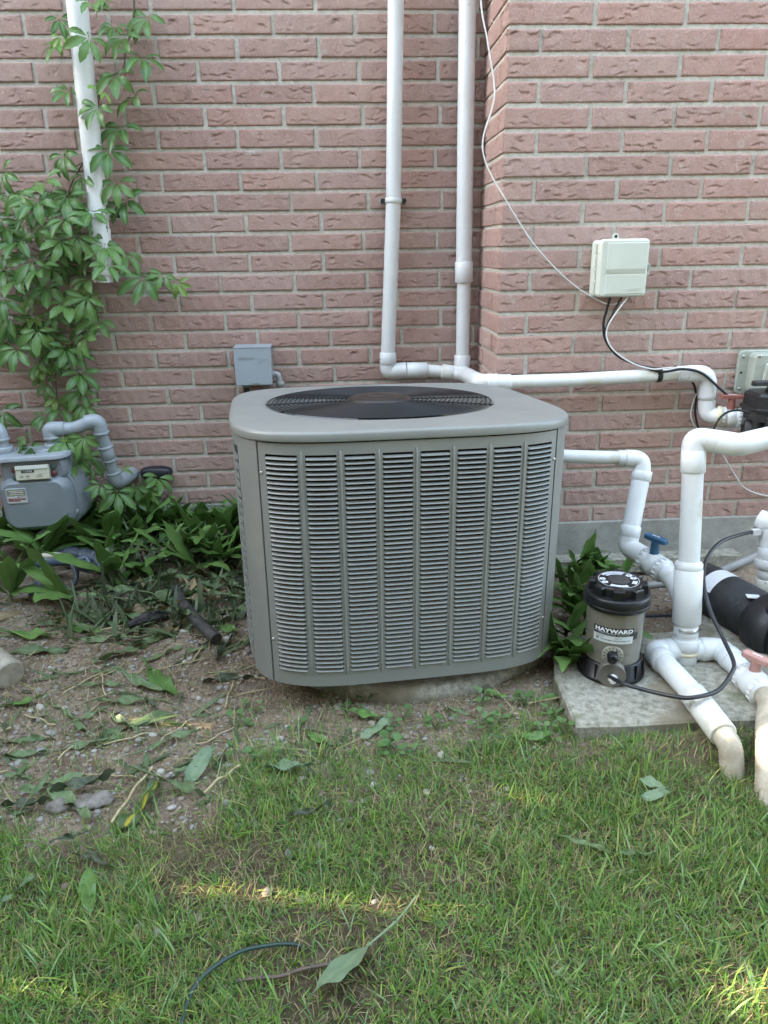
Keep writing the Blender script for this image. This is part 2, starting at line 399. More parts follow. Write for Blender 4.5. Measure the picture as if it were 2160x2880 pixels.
XL = -1.52; ZT = Z0+2*RH
rw = random.Random(3)
house = thing('brick_house', 'recessed red brick house wall with grey mortar behind the air conditioner', 'wall', (0, WY, 0))
for i in range(-2, 25):
    z = Z0-RH*(i+.5); x = JL[i]
    while x > XL: x -= BL
    x += BL
    js = [XL]
    while x < XC-.02:
        js.append(x+rw.uniform(-.003, .003)); x += BL
    js.append(XC+.02)
    for a, b in zip(js[:-1], js[1:]):
        if b-a < .03: continue
        g = .0052*rw.uniform(.8, 1.25)
        lay(house, a+g, b-g, z, WY, rw)
mb = MB(); mb.box(((XL+.62)/2, WY+.0052+.06, (ZT+.109)/2), (.62-XL, .12, ZT-.109)); mb.build('mortar_bed', M_MORTAR, house)
mb = MB(); mb.box(((-7.3+XL-.001)/2, WY+2.5, 2.73), (XL+7.3-.001, 5.0, 5.66)); mb.build('far_wall_face', M_FAR, house)
mb = MB(); mb.box(((XL+4)/2, WY+2.53, (ZT+.001+5.56)/2), (4-XL, 5.0, 5.56-ZT)); mb.build('upper_wall_face', M_FAR, house)
mb = MB(); mb.box((-1.65, WY+2.3, 5.62), (11.9, 5.6, .1)); mb.build('eave', pm('eave_paint', (.6, .6, .58), .6), house)
mb = MB()
n = 40; fz = .1085
for k in range(n):
    xa, xb = XL+(.62-XL)*k/n, XL+(.62-XL)*(k+1)/n
mb.prism([(XL, -.25), (XC+.03, -.25), (XC+.03, fz), (XL, fz)], (0, WY+.10, 0), (1, 0, 0), (0, 0, 1), .104, .004)
mb.build('foundation', M_CONC, house)

proj = thing('brick_projection', 'projecting red brick corner and wall carrying the cream controller box', 'wall', (XC, RY, 0))
XR = 1.95
for i in range(-2, 25):
    z = Z0-RH*(i+.5); odd = i % 2
    x = .776 if odd else .614
    js = [XC]
    while x < XR: js.append(x+rw.uniform(-.003, .003)); x += BL
    js.append(XR)
    for k, (a, b) in enumerate(zip(js[:-1], js[1:])):
        if b-a < .03: continue
        g = .005*rw.uniform(.8, 1.2)
        lay(proj, a+(0.0 if k == 0 else g), b-g, z, RY, rw)
    # return face: the corner brick shows its end or its side
    c = RY+(.100 if odd else .245)
    lay(proj, RY+.004, c-.005, z, XC, rw, True); lay(proj, c+.005, WY+.01, z, XC, rw, True)
mb = MB(); mb.box(((XC+.0056+XR)/2, RY+.0050+.19, (ZT+.109)/2), (XR-XC-.0045, .38, ZT-.109)); mb.build('mortar_bed', M_MORTAR, proj)
mb = MB(); mb.box(((XC+4)/2, RY+.20, (ZT+.001+5.56)/2), (4-XC, .39, 5.56-ZT-.002)); mb.build('upper_wall_face', M_FAR, proj)
mb = MB(); mb.box(((XR+.001+4)/2, RY+.2, ZT/2-.1), (4-XR-.002, .39, ZT+.2)); mb.build('far_wall_face', M_FAR, proj)
mb = MB(); mb.prism([(XC-.004, -.3), (XR, -.3), (XR, fz+.008), (XC-.004, fz+.008)], (0, RY+.36, 0), (1, 0, 0), (0, 0, 1), .366, .005)
mb.build('foundation', M_CONC, proj)

# unseen house added behind the camera to close off the low sky
nb_ = thing('sky_blocking_house', 'unseen grey sided house added behind the camera to block low sky', 'house', (0, -2.6, 0))
mb = MB(); mb.box((0, -5.1, 2.9), (16, 5, 6.2)); mb.build('wall', pm('grey_siding', (.17, .18, .17), .7, vs=3), nb_)
mb = MB(); mb.prism([(-2.9, 0), (2.9, 0), (0, 1.5)], (-8.3, -5.1, 6.0), (0, 1, 0), (0, 0, 1), 16.6, 0); mb.build('roof', pm('asphalt_shingle', (.10, .095, .09), .9, bump=.6, bs=60), nb_)
for x in (-2.5, 1.6):
    mb = MB(); mb.box((x, -2.59, 2.0), (1.1, .06, 1.2)); wn = mb.build('window', pm('window_frame', (.7, .7, .7), .5), nb_)
    mb = MB(); mb.box((x, -2.575, 2.0), (.98, .06, 1.08)); mb.build('pane', pm('window_pane', (.05, .06, .07), .05), wn)
# ---------------------------------------------------------------- air conditioner
M_AC = pm('ac_paint', (.222, .230, .214), .40, vs=5, det_amt=.08, spots=[(7, .62, (.27, .265, .24), .35), (140, .72, (.34, .32, .28), .4)], bump=.04, bs=900, spec=.65)
M_ACD = pm('ac_inside', (.012, .012, .012), .85)
M_WIRE = pm('grille_wire', (.016, .016, .018), .5, spec=.4)
M_SCREW = pm('zinc_screw', (.55, .54, .50), .35, metal=.8)
def mk_ac():
    a, ay, nn, Hh, sb = .4186, .4199, 4.3, .62, .972
    tilt, yaw, roll = -.0507, .1183, .0149
    rot = Euler((tilt, roll, yaw))
    top = V((.1141, 1.9929, .67)); loc = top+rot.to_matrix() @ V((0, 0, -Hh))
    ac = thing('air_conditioner', 'large grey louvered outdoor air conditioner with black wire fan grille', 'air conditioner', loc, rot)
    def ol(an, k=1.0, ex=nn):
        c, s = math.cos(an), math.sin(an)
        return V((a*k*math.copysign(abs(c)**(2/ex), c), ay*k*math.copysign(abs(s)**(2/ex), s), 0))
    kz = lambda z: sb+(1-sb)*(z/Hh)*.75           # body tapers a little towards the pan
    def ang_of_x(x, front=True):                   # angle on the front side where the outline has this x
        lo, hi = math.pi, 2*math.pi
        for _ in range(50):
            mid = (lo+hi)/2
            if ol(mid, .985).x < x: lo = mid
            else: hi = mid
        return (lo+hi)/2
    aL, aR = ang_of_x(-.3535), ang_of_x(.3385)
    half = math.pi/2
    def strip(mb, a0, a1, z0, z1, n=10, off=0.0, th=.0012):
        vs = []; fs = []
        for i in range(n+1):
            an = a0+(a1-a0)*i/n
            for z in (z0, z1):
                p = ol(an, kz(z)); nrm = V((p.x, p.y, 0)); t = (ol(an+.01)-ol(an-.01)).normalized(); nr = V((t.y, -t.x, 0))
                vs.append((p+nr*off)+V((0, 0, z))); vs.append((p+nr*(off-th))+V((0, 0, z)))
        for i in range(n):
            b = i*4; fs += [(b, b+4, b+6, b+2), (b+1, b+3, b+7, b+5), (b+2, b+6, b+7, b+3), (b, b+1, b+5, b+4)]
        fs += [(0, 2, 3, 1), (n*4, n*4+1, n*4+3, n*4+2)]
        o4 = [vs[i*4] for i in range(n+1)]; o4b = [vs[i*4+2] for i in range(n+1)]; k_ = n+1
        mb.add(o4+o4b, [(i, i+1, k_+i+1, k_+i) for i in range(n)], True)
        mb.add(vs, [q for j, q in enumerate(fs) if j >= 4*n or j % 4 != 0], False); return mb
    # corner posts
    for k in range(4):
        mid = 5*math.pi/4+k*half
        a0 = [aR-half*1, aR, aR+half, aR+2*half][k]-half*0
        s0 = {0: (aR-half-.30, aL), 1: (aR, aL+half+.30), 2: (aR+half, aL+2*half), 3: (aR+2*half, aL+3*half)}[k]
        mb = strip(MB(), s0[0]+.004, s0[1]-.004, .000, .597, 40, .0015, .02); o = mb.local('corner_post', M_AC, ac)
    # front panel: rails, stiles with beads, louvers
    zb, zt = .040, .569; ncol = 8; nrow = 47
    edges = []
    x0, x1 = -.3515, .3365
    cols = [(x0+.006+(x1-x0-.012)*(k+.10)/ncol, x0+.006+(x1-x0-.012)*(k+.90)/ncol) for k in range(ncol)]
    mb = MB(); A = lambda x: ang_of_x(x)
    strip(mb, A(x0), A(x1), zt, .595, 40); strip(mb, A(x0), A(x1), .001, zb, 40)
    lastx = x0
    for (ca, cb_) in cols:
        strip(mb, A(lastx), A(ca), zb, zt, 3); lastx = cb_
    strip(mb, A(lastx), A(x1), zb, zt, 3)
    pan = mb.local('front_panel', M_AC, ac)
    for k in range(ncol-1):                       # pressed vertical beads between the louver columns
        xm = (cols[k][1]+cols[k+1][0])/2; an = A(xm); mb = MB()
        pts = [ol(an, kz(z))+V((0, -.0002, z)) for z in (zb-.010, zb-.006, zb+.02, .2, .35, zt-.02, zt+.006, zt+.010)]
        mb.tube(pts, [.0008, .0026, .0032, .0032, .0032, .0032, .0026, .0008], 8); mb.local('bead', M_AC, pan)
    pitch = (zt-zb)/nrow; rest = MB()
    for c, (ca, cb_) in enumerate(cols):
        for r_ in range(nrow):
            z = zb+pitch*(r_+.02); mb = MB(); n = 5; vs = []; fs = []
            prof = [(.0030, -.0002), (.0044, .0002), (.0046, .0012), (.0034, .0029), (-.0010, .0047), (-.0050, .0056), (-.0054, .0050), (-.0012, .0040), (.0022, .0022)]
            for i in range(n+1):
                x = ca+.0004+(cb_-ca-.0008)*[0, .05, .35, .65, .95, 1][i]; an = A(x); p = ol(an, kz(z)); t = (ol(an+.01)-ol(an-.01)).normalized(); nr = V((t.y, -t.x, 0))
                sq = .15 if i in (0, n) else 1.0
                for (o_, h) in prof: vs.append(p+nr*(o_ if o_ < 0 else o_*sq)+V((0, 0, z+h)))
            m = len(prof)
            for i in range(n):
                for q in range(m): fs.append((i*m+q, (i+1)*m+q, (i+1)*m+(q+1) % m, i*m+(q+1) % m))
            fs += [tuple(range(m)), tuple(n*m+q for q in range(m-1, -1, -1))]
            if c < 6: mb.add(vs, fs, False); mb.local('louver', M_AC, pan)
            else: rest.add(vs, fs, False)
    tag(rest.local('louvers', M_AC, pan), kind='stuff')
    # other three sides: louvered sheets out of view
    for k in (1, 2, 3):
        mb = MB(); s_, e_ = aL+k*half+(.31 if k == 1 else 0), aR+k*half-(.31 if k == 3 else 0)
        strip(mb, s_, e_, zt, .595, 12); strip(mb, s_, e_, .014, zb, 12)
        for q in range(nrow//2):
            z = zb+pitch*2*q; strip(mb, s_, e_, z, z+pitch*1.1, 10, .002, .004)
        for q in range(9):
            aa = s_+(e_-s_)*q/8; strip(mb, aa-.01, aa+.01, zb, zt, 2)
        mb.local('side_panel', M_AC, ac)
    # dark coil behind the louvers
    mb = MB(); vs = []; fs = []; n = 60
    for i in range(n):
        an = 2*math.pi*i/n
        for z in (.02, .59): vs.append(ol(an, .94)+V((0, 0, z)))
    fs = [(2*i, 2*((i+1) % n), 2*((i+1) % n)+1, 2*i+1) for i in range(n)]; mb.add(vs, fs); mb.local('coil', M_ACD, ac)
    mb = MB(); n = 72
    rings = [(.95*sb, -.004), (.955*sb, .016), (.9*sb, .017)]
    vs = [ol(2*math.pi*i/n, k)+V((0, 0, z)) for (k, z) in rings for i in range(n)]
    fs = [(j*n+i, j*n+(i+1) % n, (j+1)*n+(i+1) % n, (j+1)*n+i) for j in range(2) for i in range(n)]+[tuple(range(n-1, -1, -1)), tuple(2*n+i for i in range(n))]
    mb.add(vs, fs); mb.local('base_pan', M_AC, ac)
    # top cap: rolled rim, gently crowned, turned down into the fan opening
    gx, gy, rg = -.0133, .0400, .3085; n = 144; mb = MB()
    prof = [(.985, .5990, 0), (1.003, .5985, 0), (1.0045, .6000, 0), (1.004, .6130, 0), (1.001, .6175, 0), (.994, .6200, 0), (.965, .6215, 0)]
    vs = []; R_ = 0
    def an_i(i): return 2*math.pi*i/n
    def spread(i):                                # denser towards the corners
        return an_i(i)
    for (k, z, _) in prof:
        for i in range(n): vs.append(ol(spread(i), k)+V((0, 0, z)))
    for q, (t, z) in enumerate([(.35, .6222), (.65, .6218), (.86, .6205), (.95, .6185)]):
        for i in range(n):
            p = ol(spread(i), .965); d = math.atan2(p.y-gy, p.x-gx); g = V((gx+rg*math.cos(d), gy+rg*math.sin(d), 0))
            vs.append(p.lerp(g, t)+V((0, 0, z)))
    for (rr, z) in ((rg, .6145), (rg-.003, .606), (rg-.004, .57), (rg-.004, .50)):
        for i in range(n):
            p = ol(spread(i), .965); d = math.atan2(p.y-gy, p.x-gx); vs.append(V((gx+rr*math.cos(d), gy+rr*math.sin(d), z)))
    m = len(prof)+4+4
    fs = [(j*n+i, j*n+(i+1) % n, (j+1)*n+(i+1) % n, (j+1)*n+i) for j in range(m-1) for i in range(n)]
    mb.add(vs, fs); mb.local('top_cap', M_AC, ac)
    mb = MB(); mb.lathe([(rg-.006, .0), (rg-.006, .08)], (gx, gy, .46), n=60)
    mb.local('fan_shroud', M_ACD, ac)
    # wire grille
    gr = None; nr_ = 19
    for k in range(nr_):
        rr = .085+(rg-.002-.085)*k/(nr_-1); z = .6218+.004*(1-(rr/rg)**2); mb = MB()
        pts = [(gx+rr*math.cos(q*2*math.pi/96), gy+rr*math.sin(q*2*math.pi/96), z) for q in range(97)]
        mb.tube(pts, .0017, 6, False); mb.local('grille_ring', M_WIRE, ac)
    for k in range(8):
        an = math.radians(-90+45*k+ (0 if k % 2 == 0 else 18*(1 if k in (1, 5) else -1))); mb = MB()
        pts = [(gx+rr*math.cos(an), gy+rr*math.sin(an), .6188+.004*(1-(rr/rg)**2)) for rr in (.06, .14, .22, .30, .312)]
        mb.tube(pts, .0019, 6); mb.local('grille_spoke', M_WIRE, ac)
        mb = MB(); mb.box((gx+.3135*math.cos(an), gy+.3135*math.sin(an), .6165), (.011, .007, .006), Matrix.Rotation(an, 3, 'Z')); mb.local('grille_clip', M_WIRE, ac)
    mb = MB(); mb.lathe([(.0, .6325), (.03, .6325), (.031, .6335), (.034, .6335), (.035, .6325), (.074, .632), (.083, .6285), (.0895, .6215), (.090, .616), (.0, .615)][::-1], (gx, gy, .002), n=64)
    mb.local('fan_hub_cover', pm('hub_plastic', (.030, .023, .020), .42, spec=.45, det_amt=.2), ac)
    M_BL = pm('fan_blade_metal', (.30, .31, .32), .5, metal=.2, det_amt=.2)
    for k in range(3):
        mb = MB(); vs = []; fs = []; a0 = math.radians(50+120*k)
        for i in range(7):
            rr = .06+.225*i/6
            for j in range(7):
                an = a0+math.radians(78*(j/6-.5)*(.75+.25*i/6)); vs.append(V((gx+rr*math.cos(an), gy+rr*math.sin(an), .545-.05*(j/6-.5))))
        fs = [(i*7+j, i*7+j+1, (i+1)*7+j+1, (i+1)*7+j) for i in range(6) for j in range(6)]; mb.add(vs, fs); mb.local('fan_blade', M_BL, ac)
    mb = MB(); mb.cyl((gx, gy, .42), (gx, gy, .585), .062, n=30); mb.local('fan_motor', M_ACD, ac)
    for (x, z) in ((-.3475, .525), (-.3475, .115), (.3325, .525), (.3325, .115)):
        an = A(x); p = ol(an, kz(z)); mb = MB()
        mb.lathe([(.0042, 0), (.0042, .0012), (.003, .0032), (0, .0036)], p+V((0, 0, z)), (0, -1, 0), 12); mb.local('screw', M_SCREW, ac)
    return ac
AC = mk_ac()
# concrete pad under it
M_PAD = pm('weathered_concrete', (.36, .345, .285), .93, col2=(.19, .185, .145), vs=55, bump=1.0, bs=200, spec=.2, detail=9, lo=.36, hi=.6, spots=[(170, .64, (.13, .13, .115), .75), (90, .67, (.50, .49, .45), .6), (10, .56, (.13, .145, .085), .6), (5, .60, (.24, .20, .15), .6)])
mb = MB(); prof = [(.0, -.05), (.432, -.05), (.430, .020), (.424, .027), (.410, .030), (.0, .032)]
mb.lathe(prof, (.165, 2.000, -.004), (0, .03, 1), 64)
o = mb.build('concrete_pad', M_PAD); tag(o, 'low round concrete pad under the air conditioner', 'pad')
# ---------------------------------------------------------------- pool plumbing
M_PVC = pm('white_pvc', (.66, .69, .70), .33, col2=(.62, .64, .63), vs=7, spec=.5, det_amt=.06, spots=[(9, .665, (.42, .40, .27), .5), (60, .70, (.35, .33, .24), .6)])
M_PVCD = pm('aged_pvc', (.66, .68, .66), .42, col2=(.55, .545, .45), vs=9, spec=.45, lo=.34, hi=.5, spots=[(34, .665, (.22, .20, .12), .7), (90, .70, (.12, .11, .08), .7)])
M_CREAM = pm('yellowed_ring', (.70, .64, .44), .5, det_amt=.15)
M_BLACK = pm('black_plastic', (.022, .023, .025), .45, det_amt=.3, spots=[(70, .66, (.10, .10, .10), .5)])
M_BLACKD = pm('dusty_black_plastic', (.016, .017, .019), .62, col2=(.034, .035, .038), vs=20, spots=[(120, .67, (.12, .12, .12), .45)])
M_RUBBER = pm('black_cable', (.016, .016, .018), .42, det_amt=.3)
M_BEIGE = pm('beige_hose', (.47, .43, .345), .6, col2=(.34, .30, .23), vs=30)
M_STEEL = pm('steel_band', (.55, .55, .53), .3, metal=.9)
def ring_joint(mb, a, b, r, t=.0035, l=.001): pass
def sock(name, a, b, r, parent, mat=None):
    mb = MB(); mb.collar(a, b, r); return mb.build(name, mat or M_PVC, parent)
def pipe(name, pts, r, parent, mat=None, rad=0.0, n=28):
    mb = MB(); mb.tube(fillet(pts, rad) if rad else pts, r, n); return mb.build(name, mat or M_PVC, parent)
def handle(parent, c, ang, mat, L=.062, up=(0, 0, 1), stem=.028):
    """tee handle of a ball valve: tapered wings on a stem"""
    c = V(c); h = MB(); ca, sa = math.cos(ang), math.sin(ang); u = V((ca, sa, 0)); v_ = V((-sa, ca, 0))
    w2 = .0125; pl = [(-L/2, -w2*.55), (-L*.42, -w2*.9), (-L*.16, -w2), (L*.16, -w2), (L*.42, -w2*.9), (L/2, -w2*.55), (L/2, w2*.55), (L*.42, w2*.9), (L*.16, w2), (-L*.16, w2), (-L*.42, w2*.9), (-L/2, w2*.55)]
    h.prism(pl, c, u, v_, .014, .003, False)
    o = h.build('handle', mat, parent)
    m = MB(); m.cyl(c-V((0, 0, stem)), c+V((0, 0, .003)), .014, .011, 16); m.build('stem', mat, o)
    m = MB(); m.box(c+V((0, 0, .0146)), (L*.34, .0035, .001), Matrix.Rotation(ang, 3, 'Z')); m.build('handle_mark', pm('white_mark', (.75, .76, .76), .5), o)
    return o
def valve_body(parent, a, b, r, mat=None):
    """union ball valve along a-b: two union nuts and a fat centre"""
    a = V(a); b = V(b); d = (b-a); L = d.length; d.normalize(); m = MB()
    prof = [(.0, r*.80), (.14, r*.82), (.15, r*1.30), (.30, r*1.34), (.32, r*1.12), (.40, r*1.34), (.60, r*1.36), (.68, r*1.12), (.70, r*1.34), (.85, r*1.30), (.86, r*.82), (1.0, r*.80)]
    m.lathe([(rr, q*L) for q, rr in prof], a, d, 30); o = m.build('valve_body', mat or M_PVC, parent)
    for q in (.155, .705):
        m = MB()
        for k in range(16):
            an = 2*math.pi*k/16; x = V((0, 0, 1)) if abs(d.z) < .9 else V((1, 0, 0)); u = (x-d*x.dot(d)).normalized(); w_ = d.cross(u)
            p = a+d*(L*(q+.07))+(u*math.cos(an)+w_*math.sin(an))*r*1.33
            m.cyl(p-d*L*.055, p+d*L*.055, .0022, n=6)
        m.build('union_rib', mat or M_PVC, o)
    return o

# --- risers on the wall and the run to the right
P1 = thing('wall_pipework', 'white plastic pipe risers on the brick wall joining a long horizontal run', 'pipe', (.2, 2.8, .6))
pipe('riser', [(.245, 2.800, 3.2), (.211, 2.800, 1.826), (.196, 2.800, 1.225), (.168, 2.800, .690)], .0265, P1)
cl = MB(); cl.collar((.1966, 2.8, 1.233), (.1958, 2.8, 1.217), .0300); cl.box((.196, 2.842, 1.225), (.094, .004, .017)); c_ = cl.build('clamp', M_PVC, P1)
for s_ in (-1, 1):
    m = MB(); m.box((.196+s_*.036, 2.826, 1.225), (.016, .032, .016)); m.cyl((.196+s_*.041, 2.812, 1.225), (.196+s_*.041, 2.806, 1.225), .0055, n=12)
    m.build('clamp_screw', M_BLACK, c_)
sock('elbow_socket', (.1685, 2.8, .700), (.1675, 2.8, .655), .0312, P1)
pipe('elbow', [(.1678, 2.8, .665), (.167, 2.8, .628), (.236, 2.8, .632)], .0305, P1, rad=.040)
sock('coupling', (.238, 2.8, .632), (.315, 2.8, .630), .0300, P1)
pipe('pipe', [(.300, 2.8, .630), (.385, 2.8, .622)], .0240, P1, M_PVCD)
sock('coupling', (.372, 2.8, .6235), (.428, 2.795, .617), .0285, P1, M_PVCD)
pipe('riser', [(.445, 2.8, 3.2), (.445, 2.800, 1.825), (.449, 2.800, 1.000)], .0285, P1)
sock('coupling', (.449, 2.8, 1.018), (.450, 2.8, .946), .0325, P1)
pipe('pipe', [(.450, 2.8, .955), (.450, 2.8, .62)], .0250, P1)
sock('tee_socket', (.450, 2.8, .684), (.450, 2.8, .60), .0305, P1)
pipe('elbow', [(.428, 2.795, .617), (.452, 2.77, .618), (.452, 2.445, .640), (.51, 2.432, .641)], .0285, P1, rad=.075)
sock('elbow_socket', (.475, 2.436, .6405), (.555, 2.430, .641), .0262, P1)
pipe('pipe', [(.545, 2.430, .641), (.80, 2.430, .643), (1.125, 2.430, .6535)], .0222, P1, M_PVCD)
sock('elbow_socket', (1.118, 2.43, .6535), (1.165, 2.43, .6530), .0265, P1)
pipe('elbow', [(1.15, 2.43, .653), (1.226, 2.43, .652), (1.230, 2.43, .575)], .0285, P1, rad=.05)
sock('elbow_socket', (1.229, 2.43, .592), (1.231, 2.43, .566), .0275, P1)
pipe('pipe', [(1.2305, 2.43, .58), (1.233, 2.43, .53)], .0235, P1)
pipe('elbow', [(1.2328, 2.43, .560), (1.236, 2.425, .510), (1.29, 2.395, .512)], .0275, P1, rad=.04)
vb = valve_body(P1, (1.262, 2.408, .510), (1.348, 2.375, .506), .0235)
sock('union_ring', (1.262, 2.408, .5105), (1.276, 2.402, .510), .0345, P1, M_CREAM)
handle(P1, (1.300, 2.392, .572), math.radians(-14), pm('faded_red_handle', (.24, .085, .065), .55, det_amt=.25), .078, stem=.034)
pipe('pipe', [(1.34, 2.378, .5065), (1.42, 2.35, .503)], .0225, P1)
m = MB(); m.collar((1.045, 2.43, .6508), (1.062, 2.43, .6514), .0246); m.build('tape_band', M_RUBBER, P1)

# --- black valve actuator at the right edge
A1 = thing('valve_actuator', 'black motorised valve actuator with a lever on white pipe at the right edge', 'actuator', (1.40, 2.34, .45))
m = MB(); hx = [(-.075, -.05), (-.045, -.075), (.05, -.075), (.08, -.05), (.08, .05), (.05, .07), (-.05, .07), (-.075, .045)]
m.prism(hx, (1.405, 2.335, .515), (1, 0, 0), (0, 1, 0), .040, .004); m.prism([(x*1.08, y*1.08) for x, y in hx], (1.405, 2.335, .548), (1, 0, 0), (0, 1, 0), .010, .002)
m.prism([(x*.97, y*.97) for x, y in hx], (1.405, 2.335, .558), (1, 0, 0), (0, 1, 0), .046, .008); m.build('gear_housing', M_BLACK, A1)
m = MB(); m.lathe([(.052, -.05), (.058, -.045), (.058, .02), (.05, .03)], (1.405, 2.335, .49), (0, 0, 1), 30); m.lathe([(.036, -.075), (.04, -.07), (.04, .07), (.036, .075)], (1.405, 2.335, .470), (1, -.35, 0), 28)
m.box((1.40, 2.33, .433), (.11, .09, .02)); m.build('valve_housing', M_BLACKD, A1)
for (x, y) in ((1.338, 2.29), (1.362, 2.262), (1.43, 2.262), (1.47, 2.29)):
    m = MB(); m.cyl((x, y, .478), (x, y, .528), .0105, n=14); b_ = m.build('post', M_BLACK, A1)
    m = MB(); m.cyl((x, y, .5285), (x, y, .5335), .006, n=6); m.build('bolt', M_STEEL, b_)
m = MB(); m.lathe([(.030, 0), (.032, .008), (.026, .012), (.024, .026), (.016, .030), (.014, .038), (0, .040)], (1.405, 2.325, .604), (0, 0, 1), 24); m.build('knob', M_BLACK, A1)
m = MB(); m.prism([(0, -.012), (.07, -.013), (.075, -.010), (.075, .010), (.07, .013), (0, .012)], (1.395, 2.318, .628), (-1, -.05, 0), (0, -1, 0), .015, .003); m.build('lever', M_BLACK, A1)

# --- manifold on the slab
P2 = thing('pool_manifold', 'white plastic pool pipe manifold with valves standing on the concrete slab', 'pipe', (.868, 1.653, .035))
pipe('pipe', [(.585, 2.49, .465), (.585, 2.16, .4615), (.672, 2.143, .459), (.83, 2.132, .452)], .0205, P2, rad=.04)
sock('elbow_socket', (.826, 2.132, .4522), (.855, 2.130, .4515), .0232, P2)
pipe('elbow', [(.848, 2.130, .4516), (.898, 2.124, .448), (.897, 2.110, .405)], .0262, P2, rad=.034)
sock('elbow_socket', (.8985, 2.113, .415), (.894, 2.107, .386), .0300, P2)
pipe('pipe', [(.896, 2.110, .40), (.853, 2.050, .238)], .0268, P2)
sock('elbow_socket', (.858, 2.057, .258), (.851, 2.047, .225), .0302, P2)
pipe('elbow', [(.853, 2.050, .236), (.846, 2.040, .196), (.873, 1.975, .190)], .0295, P2, rad=.04)
pipe('pipe', [(.862, 2.0, .190), (.880, 1.945, .186)], .0245, P2, M_PVCD)
valve_body(P2, (.866, 1.985, .190), (.905, 1.872, .176), .0265)
handle(P2, (.884, 1.935, .256), math.radians(-62), pm('blue_handle', (.035, .115, .215), .5, det_amt=.2), .074, stem=.040)
pipe('wye_arm', [(.902, 1.882, .177), (.912, 1.840, .165), (.905, 1.735, .128)], .0268, P2, rad=.03)
# upright: leans back slightly
def up(z): t = (z-.08)/.504; return V((.866+.004*t, 1.653+.097*t, z))
pipe('upright', [up(.24), up(.57)], .0262, P2)
sock('elbow_socket', up(.520), up(.575), .0300, P2)
e1 = up(.60)
pipe('elbow', [up(.56), up(.604), (.925, 1.735, .598), (.965, 1.728, .592)], .0292, P2, rad=.036)
pipe('elbow', [(.918, 1.736, .5985), (.962, 1.720, .592), (1.075, 1.760, .600)], .0285, P2, rad=.04)
pipe('pipe', [(1.05, 1.752, .598), (1.40, 1.872, .622)], .0235, P2, M_PVCD)
sock('locknut', up(.272), up(.292), .0345, P2); sock('adapter_body', up(.135), up(.276), .0355, P2)
sock('locknut', up(.285), up(.296), .0312, P2)
pipe('pipe', [up(.06), up(.14)], .0292, P2)
sock('coupling', up(.0), up(.0), .01, P2) if False else None
sock('coupling', up(.104), up(.072), .0345, P2) if False else None
sock('coupling', up(.128), up(.100), .0305, P2)
sock('coupling', up(.094), up(.066), .0350, P2); sock('flange', up(.061), up(.054), .0345, P2, M_CREAM)
m = MB(); m.collar(up(.124), up(.113), .0315); sb_ = m.build('hose_clamp', M_STEEL, P2)
pipe('tee', [(.79, 1.653, .062), (.945, 1.650, .062)], .0285, P2); sock('tee_socket', up(.07), up(.03), .0300, P2)
sock('elbow_socket', (.812, 1.653, .062), (.835, 1.653, .062), .0310, P2); sock('elbow_socket', (.905, 1.651, .062), (.928, 1.650, .062), .0310, P2)
pipe('elbow', [(.825, 1.653, .062), (.782, 1.652, .062), (.784, 1.60, .064)], .0295, P2, rad=.034)
sock('elbow_socket', (.7835, 1.622, .063), (.785, 1.588, .064), .0305, P2)
pipe('pipe', [(.784, 1.60, .064), (.793, 1.44, .066), (.795, 1.38, .062)], .0268, P2)
sock('coupling', (.792, 1.45, .066), (.796, 1.305, .056), .0305, P2, M_PVCD)
hs_ = MB(); pts = spline([(.796, 1.325, .057), (.798, 1.302, .052), (.802, 1.280, .036), (.805, 1.262, -.02)], 14)
hs_.tube(pts, [.0250+(.0007 if i % 2 else -.0006) for i in range(len(pts))], 24); hs_.build('flexible_hose', M_BEIGE, P2)
pipe('elbow', [(.915, 1.651, .062), (.958, 1.650, .062), (.962, 1.595, .062)], .0295, P2, rad=.036)
sock('elbow_socket', (.9615, 1.615, .062), (.9618, 1.585, .062), .0310, P2)
pipe('pipe', [(.9615, 1.60, .062), (.9622, 1.52, .061)], .0270, P2)
valve_body(P2, (.9620, 1.545, .061), (.9630, 1.425, .059), .0262)
handle(P2, (.9628, 1.492, .121), math.radians(-58), pm('faded_pink_handle', (.46, .255, .225), .6, det_amt=.2), .070, stem=.034)
hs_ = MB(); pts = spline([(.963, 1.435, .060), (.950, 1.392, .062), (.920, 1.345, .056), (.882, 1.275, .046), (.852, 1.215, .030), (.832, 1.170, -.03)], 22)
hs_.tube(pts, [.0262+(.0009 if i % 2 else -.0008) for i in range(len(pts))], 24); hs_.build('flexible_hose', M_BEIGE, P2)

# --- pump with its discharge unions
PU = thing('pool_pump', 'black pool pump with white label on the motor at the right edge', 'pump', (1.14, 1.78, .02))
a_, b_ = V((1.070, 1.985, .078)), V((1.128, 1.775, .078)); dd = (b_-a_).normalized(); sd = V((dd.y, -dd.x, 0))*-1
m = MB(); m.lathe([(.040, -.03), (.066, -.026), (.074, -.015), (.074, .010), (.070, .012), (.072, .016), (.076, .02), (.076, (b_-a_).length), (.07, (b_-a_).length+.01)], a_, dd, 40); mo = m.build('motor', M_BLACKD, PU)
m = MB(); vs = []; nn_ = 16                                        # white label wrapped over the motor
for i in range(nn_+1):
    an = math.radians(62-100*i/nn_)
    for q in (.052, .100): vs.append(a_+dd*q+(V((0, 0, 1))*math.cos(an)-sd*math.sin(an))*.0768)
m.add(vs, [(2*i, 2*i+2, 2*i+3, 2*i+1) for i in range(nn_)]); m.build('motor_label', pm('label_white', (.70, .73, .77), .4), mo)
m = MB(); m.lathe([(.072, 0), (.088, .02), (.094, .05), (.094, .085), (.082, .10)], b_+dd*.004, dd, 36); m.build('seal_housing', M_BLACK, PU)
c_ = b_+dd*.10
